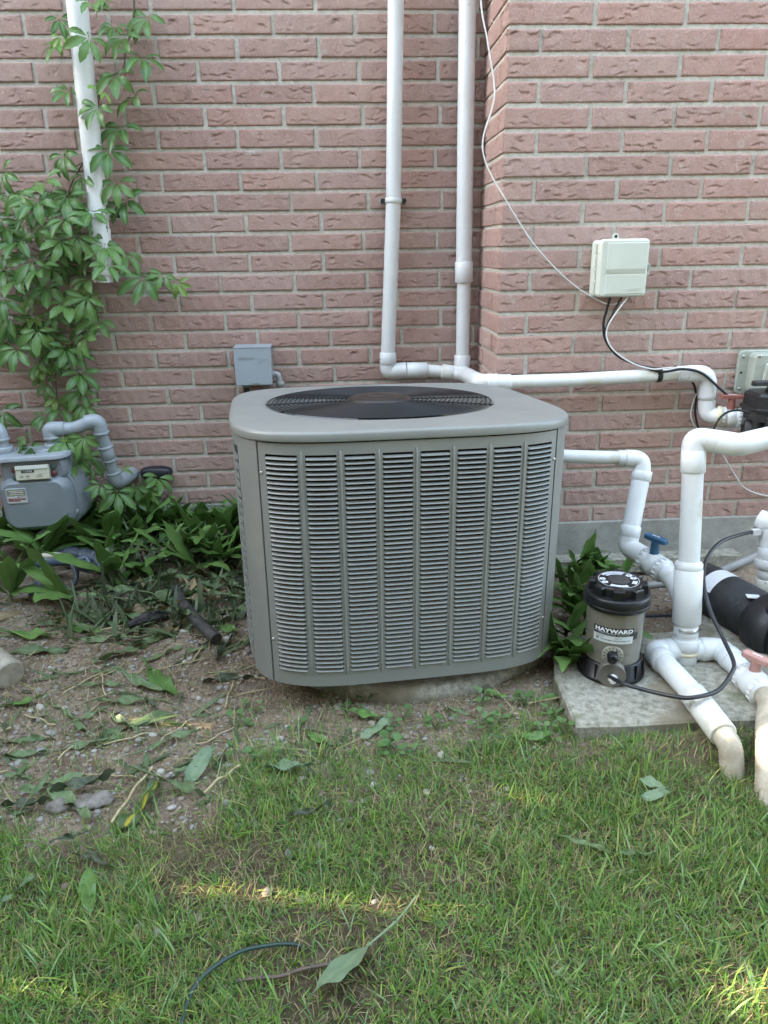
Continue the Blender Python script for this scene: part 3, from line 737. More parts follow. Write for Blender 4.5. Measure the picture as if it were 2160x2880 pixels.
m = MB(); q = rrect(.165, .19, .03); m.prism(q, c_+V((.03, -.05, -.07)), dd.cross(V((0, 0, 1)))*1.0, dd, .165, .012); m.build('strainer_housing', M_BLACK, PU)
m = MB(); m.prism([(-.06, -.10), (.06, -.10), (.06, .10), (-.06, .10)], c_+V((.03, -.05, .098)), dd.cross(V((0, 0, 1))), dd, .018, .006); lid = m.build('strainer_lid', M_BLACKD, PU)
m = MB(); pts = fillet([c_+V((-.02, .045, .105)), c_+V((-.02, .045, .145)), c_+V((.09, .07, .145)), c_+V((.09, .07, .105))], .02); m.tube(pts, .007, 10); m.build('lid_handle', M_BLACK, lid)
m = MB(); m.box(a_+dd*.14+V((0, 0, -.080)), (.13, .26, .014), Matrix.Rotation(math.radians(-14), 3, 'Z')); m.box(c_+V((.03, -.05, -.078)), (.17, .20, .016), Matrix.Rotation(math.radians(-14), 3, 'Z')); m.build('foot', M_BLACKD, PU)
for (px_, ln) in ((b_+dd*.012+V((-.035, 0, .074)), .03), (b_+dd*.02+V((.03, 0, .078)), .03)):
    m = MB(); m.box(px_, (.034, .022, .002), Matrix.Rotation(math.radians(-14), 3, 'Z')); m.build('sticker', pm('label_white', (.7, .73, .77), .4), PU)
UN = thing('discharge_union', 'white plastic union and tee rising from the pump at the right edge', 'pipe', (1.232, 1.93, .10))
bx, by = 1.232, 1.925
pipe('pipe', [(bx, by, .07), (bx+.004, by+.03, .29)], .0240, UN)
sock('union_nut', (bx, by, .085), (bx, by+.003, .125), .0315, UN, M_PVCD); sock('adapter', (bx, by+.004, .128), (bx, by+.008, .150), .0280, UN)
sock('union_nut', (bx, by+.010, .158), (bx, by+.013, .185), .0370, UN); sock('coupling', (bx, by+.013, .185), (bx, by+.018, .218), .0305, UN)
pipe('tee', [(bx-.02, by+.06, .292), (bx+.004, by+.032, .285), (bx+.12, by-.02, .285)], .0300, UN, rad=.03)
pipe('elbow', [(bx+.004, by+.03, .22), (bx+.004, by+.032, .285), (bx+.10, by+.03, .29)], .0295, UN, rad=.03)

# --- cables and tubes
def cable(name, pts, r, mat, label, cat='cable', n=8, group=None, seg=8):
    m = MB(); m.tube(spline(pts, n), r, seg); o = m.build(name, mat); return tag(o, label, cat, group)
M_WHC = pm('white_wire', (.66, .67, .64), .5)
cable('wire', [(.36, 2.60, 3.1), (.41, 2.48, 2.3), (.425, 2.47, 1.95), (.431, 2.47, 1.74), (.452, 2.46, 1.63), (.476, 2.458, 1.51), (.470, 2.458, 1.455), (.449, 2.462, 1.388), (.447, 2.462, 1.34), (.468, 2.462, 1.285), (.511, 2.461, 1.219), (.560, 2.462, 1.148), (.620, 2.464, 1.070), (.700, 2.464, 0.990), (.778, 2.464, .930), (.845, 2.455, .893), (.875, 2.44, .882), (.905, 2.43, .890)], .0023, M_WHC, 'thin white wire hanging from above down to the cream controller box', 'wire')
cable('cable', [(.868, 2.43, .905), (.864, 2.44, .870), (.858, 2.445, .82), (.872, 2.445, .765), (.918, 2.44, .714), (.99, 2.425, .684), (1.053, 2.402, .667), (1.12, 2.398, .674), (1.185, 2.396, .660), (1.25, 2.395, .610), (1.282, 2.395, .583), (1.31, 2.40, .55)], .0046, M_RUBBER, 'black cable looping from the controller box along the white pipe', 'cable')
cable('cable', [(.906, 2.43, .905), (.885, 2.436, .860), (.865, 2.44, .80), (.880, 2.44, .755), (.93, 2.434, .708), (1.0, 2.42, .682), (1.055, 2.404, .675)], .0040, M_RUBBER, 'second black cable beside the white wire below the controller box', 'cable')
cable('wire', [(.918, 2.42, .90), (.895, 2.42, .868), (.866, 2.425, .815), (.868, 2.425, .772), (.90, 2.42, .73), (.96, 2.412, .693), (1.02, 2.402, .676), (1.058, 2.399, .678), (1.09, 2.402, .680)], .0026, M_WHC, 'thin white wire following the black cables from the controller box', 'wire')
cable('cable', [(1.10, 2.452, .655), (1.165, 2.46, .638), (1.196, 2.462, .610), (1.211, 2.463, .563), (1.212, 2.46, .515), (1.230, 2.455, .457), (1.262, 2.45, .428), (1.30, 2.45, .40)], .0040, M_RUBBER, 'black cable hanging beside the short white drop pipe', 'cable')
cable('wire', [(1.205, 2.455, .58), (1.200, 2.462, .54), (1.199, 2.46, .50), (1.222, 2.456, .455), (1.27, 2.45, .41), (1.335, 2.465, .355), (1.365, 2.468, .315), (1.398, 2.468, .271), (1.43, 2.468, .232), (1.49, 2.468, .203), (1.60, 2.468, .18)], .0024, M_WHC, 'thin white wire drooping along the brick below the actuator', 'wire')
cable('cable', [(1.345, 2.31, .535), (1.300, 2.345, .542), (1.262, 2.352, .531), (1.236, 2.352, .500), (1.226, 2.352, .455), (1.226, 2.36, .40)], .0040, M_RUBBER, 'black cable arching from the actuator over the upper white pipe', 'cable')
M_TUBE = pm('black_tube', (.026, .027, .030), .38, det_amt=.35, spots=[(30, .66, (.12, .12, .12), .5)])
tb = [(.625, 1.548, .062), (0.637, 1.484, 0.08), (0.683, 1.445, 0.082), (0.728, 1.399, 0.094), (0.76, 1.38, 0.103), (0.823, 1.399, 0.105), (0.868, 1.431, 0.127), (0.89, 1.465, 0.136), (0.9, 1.534, 0.153), (0.903, 1.621, 0.189), (0.917, 1.698, 0.23), (0.959, 1.781, 0.258), (1.033, 1.857, 0.276), (1.123, 1.916, 0.273), (1.179, 1.953, 0.265)]
cable('feeder_tube', tb, .0050, M_TUBE, 'black tube looping from the feeder over the slab to the pump union', 'tube', 10, None, 12)
m = MB(); m.box((1.190, 1.952, 0.265), (.024, .016, .016)); tag(m.build('tube_fitting', pm('fitting_white', (.72, .74, .76), .4)), 'small white compression fitting at the upper end of the black tube', 'fitting')
cable('feeder_tube', [(.70, 1.74, .10), (.78, 1.82, .075), (.84, 1.80, .085), (.872, 1.745, .112), (.892, 1.695, .120)], .0042, pm('blue_black_tube', (.022, .027, .045), .35), 'short dark blue tube from behind the feeder to the steel band', 'tube', 8, None, 10)
m = MB(); m.box((.846, 1.655, .1185), (.024, .016, .013), Matrix.Rotation(.3, 3, 'Z')); tag(m.build('tube_fitting', pm('fitting_white', (.72, .74, .76), .4)), 'small white fitting on the steel band of the upright pipe', 'fitting')
M_COND = pm('grey_conduit', (.34, .35, .34), .5, det_amt=.2)
def conduit(pts, r, label):
    m = MB(); p = spline(pts, 24); m.tube(p, [r+(.0011 if i % 2 else -.0009) for i in range(len(p))], 14); return tag(m.build('conduit', M_COND), label, 'conduit')
conduit([(.80, 2.03, .045), (.87, 2.035, .055), (.96, 2.035, .068), (1.06, 2.06, .05)], .0115, 'grey corrugated conduit on the soil behind the chlorine feeder')
conduit([(1.13, 2.22, -.01), (1.23, 2.22, .010), (1.32, 2.22, .045), (1.45, 2.22, .10)], .0135, 'grey corrugated conduit running behind the pump')
# ---------------------------------------------------------------- slab, wall fittings, meter, feeder
m = MB(); pl = [(.500, 1.392), (.62, 1.386), (.80, 1.389), (1.0, 1.384), (1.55, 1.38), (1.55, 2.06), (1.02, 2.06), (.98, 1.80), (.56, 1.80), (.508, 1.60)]
vs_ = []; 
m.prism(pl, (0, 0, -.10), (1, 0, 0), (0, 1, 0), .135, .006); tag(m.build('concrete_slab', M_PAD), 'weathered concrete slab carrying the feeder and pool pipes', 'slab')
m = MB(); m.box((.98, 2.44, -.035), (.9, .07, .05)); tag(m.build('footing_ledge', M_PAD), 'rough concrete ledge at the foot of the right foundation', 'ledge')

# downspout
M_DS = pm('downspout_white', (.70, .72, .71), .4, col2=(.64, .65, .61), vs=6, spots=[(12, .66, (.50, .48, .38), .5)])
D_ = thing('downspout', 'white round plastic downspout leaning on the brick among creeper leaves', 'downspout', (-.838, 2.79, .97))
pipe('pipe', [(-.745, 2.79, 3.4), (-.802, 2.79, 1.825), (-.8255, 2.79, 1.18), (-.832, 2.79, 1.10)], .0330, D_, M_DS)
pipe('pipe', [(-.8275, 2.79, 1.15), (-.838, 2.79, 1.005)], .0360, D_, M_DS)
sock('rim', (-.8378, 2.79, 1.010), (-.8385, 2.79, .994), .0385, D_, M_DS); pipe('outlet', [(-.8385, 2.79, .998), (-.8395, 2.79, .972)], .0325, D_, M_DS)
m = MB(); m.collar((-.8245, 2.79, 1.200), (-.8255, 2.79, 1.180), .0352); m.box((-.825, 2.835, 1.19), (.13, .004, .02)); st = m.build('strap', M_DS, D_)
for s_ in (-1, 1):
    m = MB(); m.cyl((-.825+s_*.058, 2.835, 1.19), (-.825+s_*.058, 2.826, 1.19), .007, n=12); m.build('strap_screw', M_BLACK, st)

# cream controller box
M_BOX = pm('cream_plastic', (.60, .635, .56), .5, col2=(.55, .58, .50), vs=9)
B_ = thing('controller_box', 'cream plastic irrigation controller box hung on the right brick wall', 'electrical box', (.894, 2.478, .91))
m = MB(); m.prism(rrect(.160, .172, .012), (.893, 2.480, .994), (1, 0, 0), (0, 0, 1), .046, .003, True); m.build('back_case', M_BOX, B_)
m = MB(); m.prism(rrect(.158, .176, .014), (.896, 2.433, .995), (1, 0, 0), (0, 0, 1), .024, .006, True); dr = m.build('door', M_BOX, B_)
m = MB(); m.prism(rrect(.128, .079, .003), (.904, 2.4092, 1.032), (1, 0, 0), (0, 0, 1), .0022, .0012); m.build('door_panel', M_BOX, dr)
m = MB(); m.prism(rrect(.128, .060, .003), (.904, 2.4092, .947), (1, 0, 0), (0, 0, 1), .0022, .0012); m.build('door_panel', M_BOX, dr)
for k in range(4):
    m = MB(); m.box((.904, 2.4085, .9815+k*.0036), (.128, .0034, .0016)); m.build('door_rib', M_BOX, dr)
v_, f_ = text_geo('CALRUDE', .0105, .0005); m = MB(); m.add([(.933+p[0]*1.05, 2.4066-p[2], .930+p[1]) for p in v_], f_, False); m.build('raised_lettering', M_BOX, dr)
m = MB(); m.prism([(-.0095, 0), (.0095, 0), (.0095, .012), (.007, .018), (0, .021), (-.007, .018), (-.0095, .012)], (.878, 2.458, 1.080), (1, 0, 0), (0, 0, 1), .006, .001); tb_ = m.build('hanging_tab', M_BOX, B_)
m = MB(); m.cyl((.878, 2.4515, 1.0905), (.878, 2.4505, 1.0905), .0048, n=14); m.build('tab_hole', M_BLACK, tb_)
for k in range(4):
    m = MB(); m.cyl((.8125, 2.438, .925+k*.038), (.8125, 2.438, .955+k*.038), .0048, n=10); m.box((.815, 2.442, .940+k*.038), (.006, .010, .026)); m.build('hinge', M_BOX, B_)
m = MB(); m.prism([(0, -.024), (.012, -.018), (.012, .012), (.007, .020), (0, .022)], (.974, 2.436, .99), (1, 0, 0), (0, 0, 1), .012, .001); la = m.build('latch', M_BOX, B_)
m = MB(); m.box((.982, 2.421, .995), (.006, .008, .020)); m.cyl((.980, 2.4236, .973), (.980, 2.4225, .973), .0028, n=10); m.build('latch_pin', pm('latch_grey', (.40, .41, .36), .5), la)  # pin in a greyer, darker tone than the cream case
for x in (.93, .945):
    m = MB(); m.cyl((x, 2.45, .908), (x, 2.45, .898), .0025, n=8); m.build('grounding_screw', M_STEEL, B_)

# grey outlet box at the right edge
M_OUT = pm('grey_green_box', (.40, .43, .37), .45, det_amt=.12)
O_ = thing('outlet_box', 'grey weatherproof outlet box on the brick at the right edge', 'electrical box', (1.44, 2.478, .56))
m = MB(); m.prism(rrect(.20, .150, .016), (1.448, 2.482, .645), (1, 0, 0), (0, 0, 1), .010, .003, True); m.build('back_plate', M_OUT, O_)
m = MB(); m.prism(rrect(.16, .135, .016), (1.462, 2.472, .645), (1, 0, 0), (0, 0, 1), .034, .008, True); m.build('case', M_OUT, O_)
m = MB(); m.prism([(-.05, -.05), (.06, -.05), (.06, .035), (-.05, .035)], (1.472, 2.438, .645), (1, -.05, 0), (0, -.25, 1), .014, .003); m.build('cover_flap', pm('outlet_flap', (.56, .60, .54), .45), O_)
for (x, z) in ((1.362, .70), (1.362, .590), (1.40, .705), (1.40, .588)):
    m = MB(); yy = 2.4715 if x < 1.38 else 2.437; m.lathe([(.0055, 0), (.0055, .002), (.004, .0038), (0, .004)], (x, yy, z), (0, -1, 0), 12); m.build('screw', M_STEEL, O_)
m = MB(); m.cyl((1.362, 2.4725, .645), (1.362, 2.4712, .645), .004, n=12); m.build('spare_hole', M_BLACK, O_)

# disconnect box beside the unit
M_DISC = pm('grey_enamel', (.315, .355, .385), .42, vs=6, det_amt=.05)
DB = thing('disconnect_box', 'small blue-grey metal disconnect box on the brick left of the unit', 'electrical box', (-.33, 2.85, .60))
m = MB(); m.box((-.330, 2.800, .666), (.126, .106, .128)); m.build('case', M_DISC, DB)
m = MB(); m.prism([(-.067, -.0675), (.067, -.0675), (.067, .0675), (-.067, .0675)], (-.330, 2.748, .6685), (1, 0, 0), (0, 0, 1), .007, .0015); cv = m.build('cover', M_DISC, DB)
m = MB(); m.box((-.330, 2.790, .7375), (.136, .10, .003)); m.build('cover_top', M_DISC, cv)
v_, f_ = text_geo('DiversiTech'.upper(), .0140, .0004, .92); m = MB(); m.add([(-.352+p[0]*.74, 2.7404-p[2], .698+p[1]) for p in v_], f_, False); m.build('raised_lettering', M_DISC, cv)
m = MB(); m.prism([(0, .0065), (.022, 0), (-.009, -.0165), (.006, -.001)], (-.301, 2.7408, .6975), (1, 0, 0), (0, 0, 1), .0008, 0); m.build('raised_arrow', M_DISC, cv)
m = MB(); m.prism([(-.014, .004), (.014, .004), (.008, 0), (-.008, 0)], (-.324, 2.7408, .6015), (1, 0, 0), (0, 0, 1), .004, 0); m.box((-.324, 2.7405, .6075), (.026, .001, .003)); m.build('pull_slot', M_STEEL, cv)
M_GALV = pm('galvanised', (.42, .43, .43), .45, metal=.4, det_amt=.25)
pipe('conduit_elbow', [(-.27, 2.800, .630), (-.245, 2.797, .632), (-.238, 2.795, .575)], .0125, DB, M_GALV, rad=.02); sock('conduit_nut', (-.2385, 2.795, .604), (-.238, 2.795, .585), .0165, DB, M_GALV)
pipe('conduit', [(-.367, 2.79, .605), (-.366, 2.79, .42), (-.30, 2.70, .30)], .0115, DB, M_BLACK, rad=.05); sock('conduit_nut', (-.367, 2.79, .603), (-.367, 2.79, .588), .017, DB, M_COND)

# black vent cap on the brick
m = MB(); pr = []
for (s_, d_) in ((1.0, 0.0), (1.0, .012), (.92, .026), (.70, .034), (.0, .036)): pr.append((s_, d_))
n_ = 36; vs_ = []; fs_ = []
for (s_, d_) in pr[:-1]:
    for k in range(n_):
        an = 2*math.pi*k/n_; vs_.append((-.752+.062*s_*math.copysign(abs(math.cos(an))**.7, math.cos(an)), 2.851-d_, .250+.026*s_*math.copysign(abs(math.sin(an))**.7, math.sin(an))))
for j in range(len(pr)-2):
    for k in range(n_): fs_.append((j*n_+k, j*n_+(k+1) % n_, (j+1)*n_+(k+1) % n_, (j+1)*n_+k))
fs_.append(tuple((len(pr)-2)*n_+k for k in range(n_))); m.add(vs_, fs_)
m.box((-.752, 2.845, .226), (.10, .012, .006)); tag(m.build('vent_cap', pm('vent_plastic', (.020, .022, .030), .35)), 'black oval plastic vent cap on the brick above the leaves', 'vent')

# gas meter
M_MET = pm('meter_paint', (.235, .265, .290), .42, vs=7, col2=(.20, .225, .245), spots=[(55, .69, (.32, .26, .17), .4)])
M_METL = pm('meter_pipe_paint', (.33, .365, .395), .45, col2=(.28, .31, .33), vs=12, bump=.2, bs=250, spots=[(40, .685, (.34, .27, .16), .5)])
G = thing('gas_meter', 'grey gas meter with dial register and pipes above the leafy bed', 'gas meter', (-1.11, 2.60, .14))
rz = Matrix.Rotation(math.radians(-2.0), 3, 'Y'); uu, ww = rz @ V((1, 0, 0)), rz @ V((0, 0, 1))
c0 = V((-1.105, 2.66, .232))
m = MB(); m.prism(rrect(.245, .205, .055, 8), c0+V((.02, .03, .01)), uu, ww, .10, .02, True); m.build('rear_case', M_MET, G)
m = MB(); m.prism(rrect(.246, .196, .052, 8), c0+V((0, -.07, 0)), uu, ww, .052, .018, True); m.build('front_cover', M_MET, G)
m = MB(); m.prism(rrect(.262, .208, .056, 8), c0+V((0, -.062, 0)), uu, ww, .012, .003, True); fl = m.build('cover_flange', M_MET, G)
for (x, z) in ((-.112, .028), (-.105, -.055), (-.05, .092), (.060, .094), (.112, .040), (.116, -.048), (.062, -.092), (-.04, -.094)):
    m = MB(); p = c0+uu*x+ww*z+V((0, -.088, 0)); m.lathe([(.012, -.01), (.011, .0), (.0085, .001), (.0085, .003), (.0062, .004), (.0062, .007), (0, .0072)], p, (0, -1, 0), 14); m.build('cover_bolt', M_GALV, fl)
m = MB(); m.prism(rrect(.225, .085, .03, 6), V((-1.105, 2.690, .352)), uu, ww, .13, .01, True); m.build('upper_case', M_MET, G)
m = MB(); m.prism(rrect(.270, .165, .045, 8), V((-1.112, 2.622, .392)), uu, V((0, 1, 0)), .016, .004, True); m.prism(rrect(.11, .07, .02, 6), V((-1.10, 2.622, .4075)), uu, V((0, 1, 0)), .010, .003, True); m.build('top_plate', M_METL, G)
ix = V((-1.098, 2.556, .347)); M_IDX = pm('register_cream', (.50, .49, .38), .4)
m = MB(); m.prism([(-.058, -.026), (.058, -.026), (.058, .026), (-.058, .026)], ix, uu, (ww+V((0, .22, 0))).normalized(), .020, .003); idx = m.build('register', M_IDX, G)
fn = uu.cross((ww+V((0, .22, 0))).normalized()); wv = (ww+V((0, .22, 0))).normalized()
m = MB(); m.prism([(-.056, .012), (.056, .012), (.056, .0245), (-.056, .0245)], ix+fn*.020, uu, wv, .003, .0008); m.build('register_hood', pm('register_light', (.62, .63, .56), .35), idx)
m = MB(); m.prism([(-.036, .0005), (.008, .0005), (.008, .0095), (-.036, .0095)], ix+fn*.0202, uu, wv, .0008, 0); m.build('digit_window', M_BLACK, idx)
v_, f_ = text_geo('12050', .0095, 0, 1.32); m = MB(); m.add([ix+fn*.0214+uu*(-.0140+p[0])+wv*(.0050+p[1]) for p in v_], f_, False); m.build('digits', pm('digit_white', (.8, .8, .78), .5), idx)
for x in (-.036, -.016):
    m = MB(); m.cyl(ix+fn*.0200+uu*x+wv*-.0125, ix+fn*.0206+uu*x+wv*-.0125, .0072, n=18); dl = m.build('test_dial', pm('dial_tan', (.42, .41, .32), .5), idx)
    m = MB(); m.box(ix+fn*.0209+uu*x+wv*-.0125, (.010, .0006, .0018)); m.build('dial_hand', M_BLACK, dl)
for (t_, z) in (('CUBIC', -.0085), ('METRES', -.0150)):
    v_, f_ = text_geo(t_, .0060); m = MB(); m.add([ix+fn*.0206+uu*(.026+p[0])+wv*(z+p[1]) for p in v_], f_, False); m.build('lettering', pm('ink', (.05, .05, .045), .6), idx)
for (x, z, c_) in ((-.067, .012, 'r'), (-.066, -.014, 'g'), (.068, .016, 'g'), (.069, -.008, 'r')):
    m = MB(); p = ix+uu*x+wv*z+fn*.0; m.lathe([(.0095, 0), (.0095, .006), (.006, .008), (0, .0084)], p, fn, 14); m.build('seal_plug', pm('plug_green', (.06, .10, .085), .5) if c_ == 'g' else pm('plug_red', (.13, .03, .03), .5), idx)
bc = c0+V((-.060, -.1225, .036))
m = MB(); m.prism(rrect(.072, .056, .006), bc, uu, ww, .0022, .0008); bd = m.build('badge', pm('badge_frame', (.42, .46, .48), .4), G)
m = MB(); m.prism([(-.032, .0005), (.032, .0005), (.032, .0245), (-.032, .0245)], bc+V((0, -.0023, 0)), uu, ww, .0006, 0); m.build('badge_field', pm('badge_olive', (.24, .24, .17), .5), bd)
m = MB(); m.prism([(-.032, -.0245), (.032, -.0245), (.032, -.0005), (-.032, -.0005)], bc+V((0, -.0023, 0)), uu, ww, .0006, 0); m.build('badge_plate', pm('badge_white', (.58, .58, .58), .5), bd)
rr_ = random.Random(8)
m = MB()
for z in (.0185, .0125, .0055):
    x = -.025+rr_.random()*.006
    while x < .024:
        l_ = rr_.uniform(.002, .0045); m.box(bc+V((0, -.0031, 0))+uu*(x+l_/2)+ww*z, (l_, .0004, rr_.uniform(.0018, .0030))); x += l_+.0014
m.build('badge_stamped_marks', pm('mark_white', (.75, .76, .72), .5), bd)
m = MB()
for (xa, xb, za, zb_) in ((-.030, .030, -.0115, -.0085), (-.030, -.012, -.0155, -.0120), (-.010, .014, -.0165, -.0130), (.016, .030, -.0150, -.0122), (.004, .010, -.0065, -.0025), (.012, .030, -.0050, -.0030), (-.030, .010, -.0195, -.0175)):
    m.box(bc+V((0, -.0031, 0))+uu*((xa+xb)/2)+ww*((za+zb_)/2), (xb-xa, .0004, zb_-za))
m.build('badge_red_print', pm('print_red', (.20, .03, .03), .5), bd)
# meter pipes
m = MB(); m.collar((-1.045, 2.63, .405), (-1.045, 2.63, .433), .0335, .003, 8); m.build('union_nut', M_METL, G)
pipe('pipe', [(-1.046, 2.63, .425), (-1.048, 2.63, .462)], .0205, G, M_METL)
pipe('elbow', [(-1.0475, 2.63, .448), (-1.052, 2.63, .485), (-1.0, 2.635, .482)], .0258, G, M_METL, rad=.034); sock('elbow_rim', (-1.0473, 2.63, .457), (-1.047, 2.63, .449), .0285, G, M_METL)
pipe('swivel_pipe', [(-1.01, 2.635, .482), (-.965, 2.64, .480), (-.925, 2.65, .497), (-.905, 2.655, .500)], .0228, G, M_METL, rad=.03)
pipe('elbow', [(-.928, 2.652, .498), (-.888, 2.66, .504), (-.884, 2.667, .455)], .0262, G, M_METL, rad=.034); sock('elbow_rim', (-.8845, 2.666, .462), (-.884, 2.667, .453), .0285, G, M_METL)
pipe('pipe', [(-.8845, 2.667, .46), (-.872, 2.70, .285)], .0215, G, M_METL)
sock('coupling', (-.8805, 2.678, .402), (-.877, 2.687, .352), .0258, G, M_METL)
for q in ((-.8808, 2.677, .406), (-.877, 2.687, .354)): sock('coupling_rim', q, (q[0]+.0006, q[1]+.0015, q[2]-.008), .0285, G, M_METL)
pipe('elbow', [(-.873, 2.697, .300), (-.870, 2.704, .252), (-.852, 2.80, .248), (-.85, 2.86, .248)], .0258, G, M_METL, rad=.04); sock('elbow_rim', (-.8728, 2.698, .302), (-.872, 2.70, .293), .0288, G, M_METL)
m = MB(); m.collar((-1.222, 2.63, .400), (-1.222, 2.63, .426), .0345, .003, 8); m.build('union_nut', M_METL, G)
pipe('pipe', [(-1.222, 2.63, .42), (-1.224, 2.63, .465)], .0205, G, M_METL)
pipe('elbow', [(-1.2235, 2.63, .445), (-1.226, 2.63, .490), (-1.29, 2.66, .490), (-1.40, 2.72, .49)], .0255, G, M_METL, rad=.036); sock('elbow_rim', (-1.2233, 2.63, .456), (-1.223, 2.63, .448), .0285, G, M_METL)

# chlorine feeder
FX, FY, FZ = .658, 1.620, .035
M_FEED = pm('smoky_plastic', (.175, .165, .135), .28, vs=9, col2=(.150, .142, .115), spec=.55, coat=.25)
M_FLID = pm('feeder_black', (.011, .012, .013), .34, det_amt=.3, spec=.4)
FD = thing('chlorine_feeder', 'grey canister chlorine feeder with lugged black lid and brand label', 'chlorinator', (FX, FY, FZ))
phi = math.atan2(-FY, -FX)
def fp(an, r, z): return V((FX+r*math.cos(phi+an), FY+r*math.sin(phi+an), z))
m = MB(); m.lathe([(.0815, .0), (.0835, .002), (.0835, .010), (.0790, .012), (.0755, .048), (.073, .050)], (FX, FY, FZ), (0, 0, 1), 48); bs_ = m.build('base', M_FLID, FD)
for k in range(14):
    an = 2*math.pi*k/14; m = MB(); p = fp(an, .0785, FZ+.029); m.box(p, (.006, .0025, .038), Matrix.Rotation(phi+an, 3, 'Z')); m.build('base_rib', M_FLID, bs_)
m = MB(); m.lathe([(.0665, .03), (.0672, .045), (.0682, .0465), (.0682, .0495), (.0668, .052), (.0690, .120), (.0705, .198)], (FX, FY, FZ), (0, 0, 1), 64); bdy = m.build('body', M_FEED, FD)
m = MB(); m.lathe([(.072, .190), (.0775, .192), (.0795, .195), (.0798, .2235), (.0780, .2255), (.0772, .2262), (.0755, .2275), (.066, .228)], (FX, FY, FZ), (0, 0, 1), 64); m.lathe([(.0803, .199), (.0812, .200), (.0812, .203), (.0803, .204)], (FX, FY, FZ), (0, 0, 1), 64); m.build('lid_collar', M_FLID, FD)
m = MB(); m.lathe([(.0585, .226), (.0580, .247), (.0560, .2510), (.0535, .2520), (.0, .2520)], (FX, FY, FZ), (0, 0, 1), 48); ld = m.build('lid', M_FLID, FD)
for k in range(8):
    an = math.pi*2*k/8+.06; m = MB(); u_ = V((-math.sin(phi+an), math.cos(phi+an), 0)); v_ = V((math.cos(phi+an), math.sin(phi+an), 0))
    m.prism([(-.0155, .050), (.0155, .050), (.0145, .0705), (-.0145, .0705)], V((FX, FY, FZ+.2265)), u_*-1, v_, -.024 if False else .024, .0035) if False else None
    P_ = [(x, y) for x, y in ((-.0150, .050), (.0150, .050), (.0140, .0700), (-.0140, .0700))]
    base = V((FX, FY, FZ+.2265)); vs_ = []
    for (h, ins) in ((0, 0), (.021, .0008), (.0245, .0035)):
        for (x, y) in P_: vs_.append(base+u_*(x-math.copysign(ins, x))+v_*(y-(ins if y > .06 else 0))+V((0, 0, h)))
    fs_ = [(j*4+i, j*4+(i+1) % 4, (j+1)*4+(i+1) % 4, (j+1)*4+i) for j in range(2) for i in range(4)]+[(8, 9, 10, 11)]
    m.add(vs_, fs_, False); m.build('lid_lug', M_FLID, ld)
m = MB(); m.lathe([(.0265, .2520), (.0262, .2545), (.0245, .2552), (0, .2552)], (FX, FY, FZ), (0, 0, 1), 36); m.build('lid_boss', pm('boss_grey', (.045, .042, .042), .55), ld)
M_INKW = pm('label_print_white', (.72, .75, .78), .45); zl = FZ+.2526
def arcpatch(m, r0, r1, a0, a1, z, n=20):
    vs_ = []
    for i in range(n+1):
        an = a0+(a1-a0)*i/n; vs_ += [fp(an, r0, z), fp(an, r1, z)]
    m.add(vs_, [(2*i, 2*i+1, 2*i+3, 2*i+2) for i in range(n)], False)
m = MB(); arcpatch(m, .0478, .0490, .25, 6.05, zl, 60)
arcpatch(m, .0400, .0465, 2.9, 4.3, zl); arcpatch(m, .0310, .0375, 2.95, 4.2, zl); arcpatch(m, .0335, .0445, 1.15, 1.62, zl); arcpatch(m, .0335, .0440, -.45, .62, zl)
for an in (2.05, 2.50, 5.35, 4.85):
    c_ = fp(an, .0385, zl); vs_ = [c_+V((.0078*math.cos(q*2*math.pi/20), .0068*math.sin(q*2*math.pi/20), 0)) for q in range(20)]; m.add(vs_, [tuple(range(20))], False)
m.build('lid_label', M_INKW, ld)
m = MB(); rr_ = random.Random(2)
for (r0, r1, a0, a1, n) in ((.0415, .0450, 2.95, 4.25, 16), (.0325, .0360, 3.0, 4.15, 14), (.0355, .0420, -.38, .55, 9), (.036, .042, 1.2, 1.57, 4)):
    for k in range(n):
        q = a0+(a1-a0)*k/n; arcpatch(m, r0+rr_.random()*.001, r1-rr_.random()*.001, q, q+(a1-a0)/n*rr_.uniform(.3, .6), zl+.0002, 1)
for an in (2.05, 2.50, 5.35, 4.85): arcpatch(m, .036, .041, an-.08, an+.08, zl+.0002, 2)
m.build('lid_print', pm('print_grey', (.22, .26, .34), .6), ld)
# wrapped front label
def rb(z): h = z-FZ; return (.0668+.0022*max(0, h-.052)/.068 if h < .120 else .0690+.0015*(h-.120)/.078)+.0004
def wrap(m, xa, xb, za, zb_, off, n=24):
    vs_ = []
    for i in range(n+1):
        x = xa+(xb-xa)*i/n
        for z in (za, zb_): vs_.append(fp(x/.0695, rb(z)+off, z))
    m.add(vs_, [(2*i, 2*i+2, 2*i+3, 2*i+1) for i in range(n)], True)
def wraptext(txt, size, xc, z, off, mat, par, sx=1.0, spacing=1.0, bold=0.0):
    v_, f_ = text_geo(txt, size, 0, spacing, bold); m = MB(); m.add([fp((xc+p[0]*sx)/.0695, rb(z)+off, z+p[1]) for p in v_], f_, False); return m.build('label_lettering', mat, par)
zt_ = FZ+.1530; HWD = .0500
m = MB(); wrap(m, -HWD, HWD, zt_-.0420, zt_, .0002); lb = m.build('label', pm('label_pale', (.60, .65, .66), .5), bdy)
INK = pm('label_ink', (.010, .011, .011), .6, spec=.2)
m = MB(); wrap(m, -HWD, HWD, zt_-.0150, zt_, .0004); wrap(m, -HWD, HWD, zt_-.0218, zt_-.0160, .0004); m.build('label_band', INK, lb)
wraptext('HAYWARD', .0132, .0010, zt_-.0084, .0007, M_INKW, lb, 1.34, 1.08, .0008)
wraptext('CHLORINE FEEDER', .0056, .001, zt_-.0189, .0007, pm('label_grey', (.36, .38, .38), .5), lb, 1.5, 1.12)
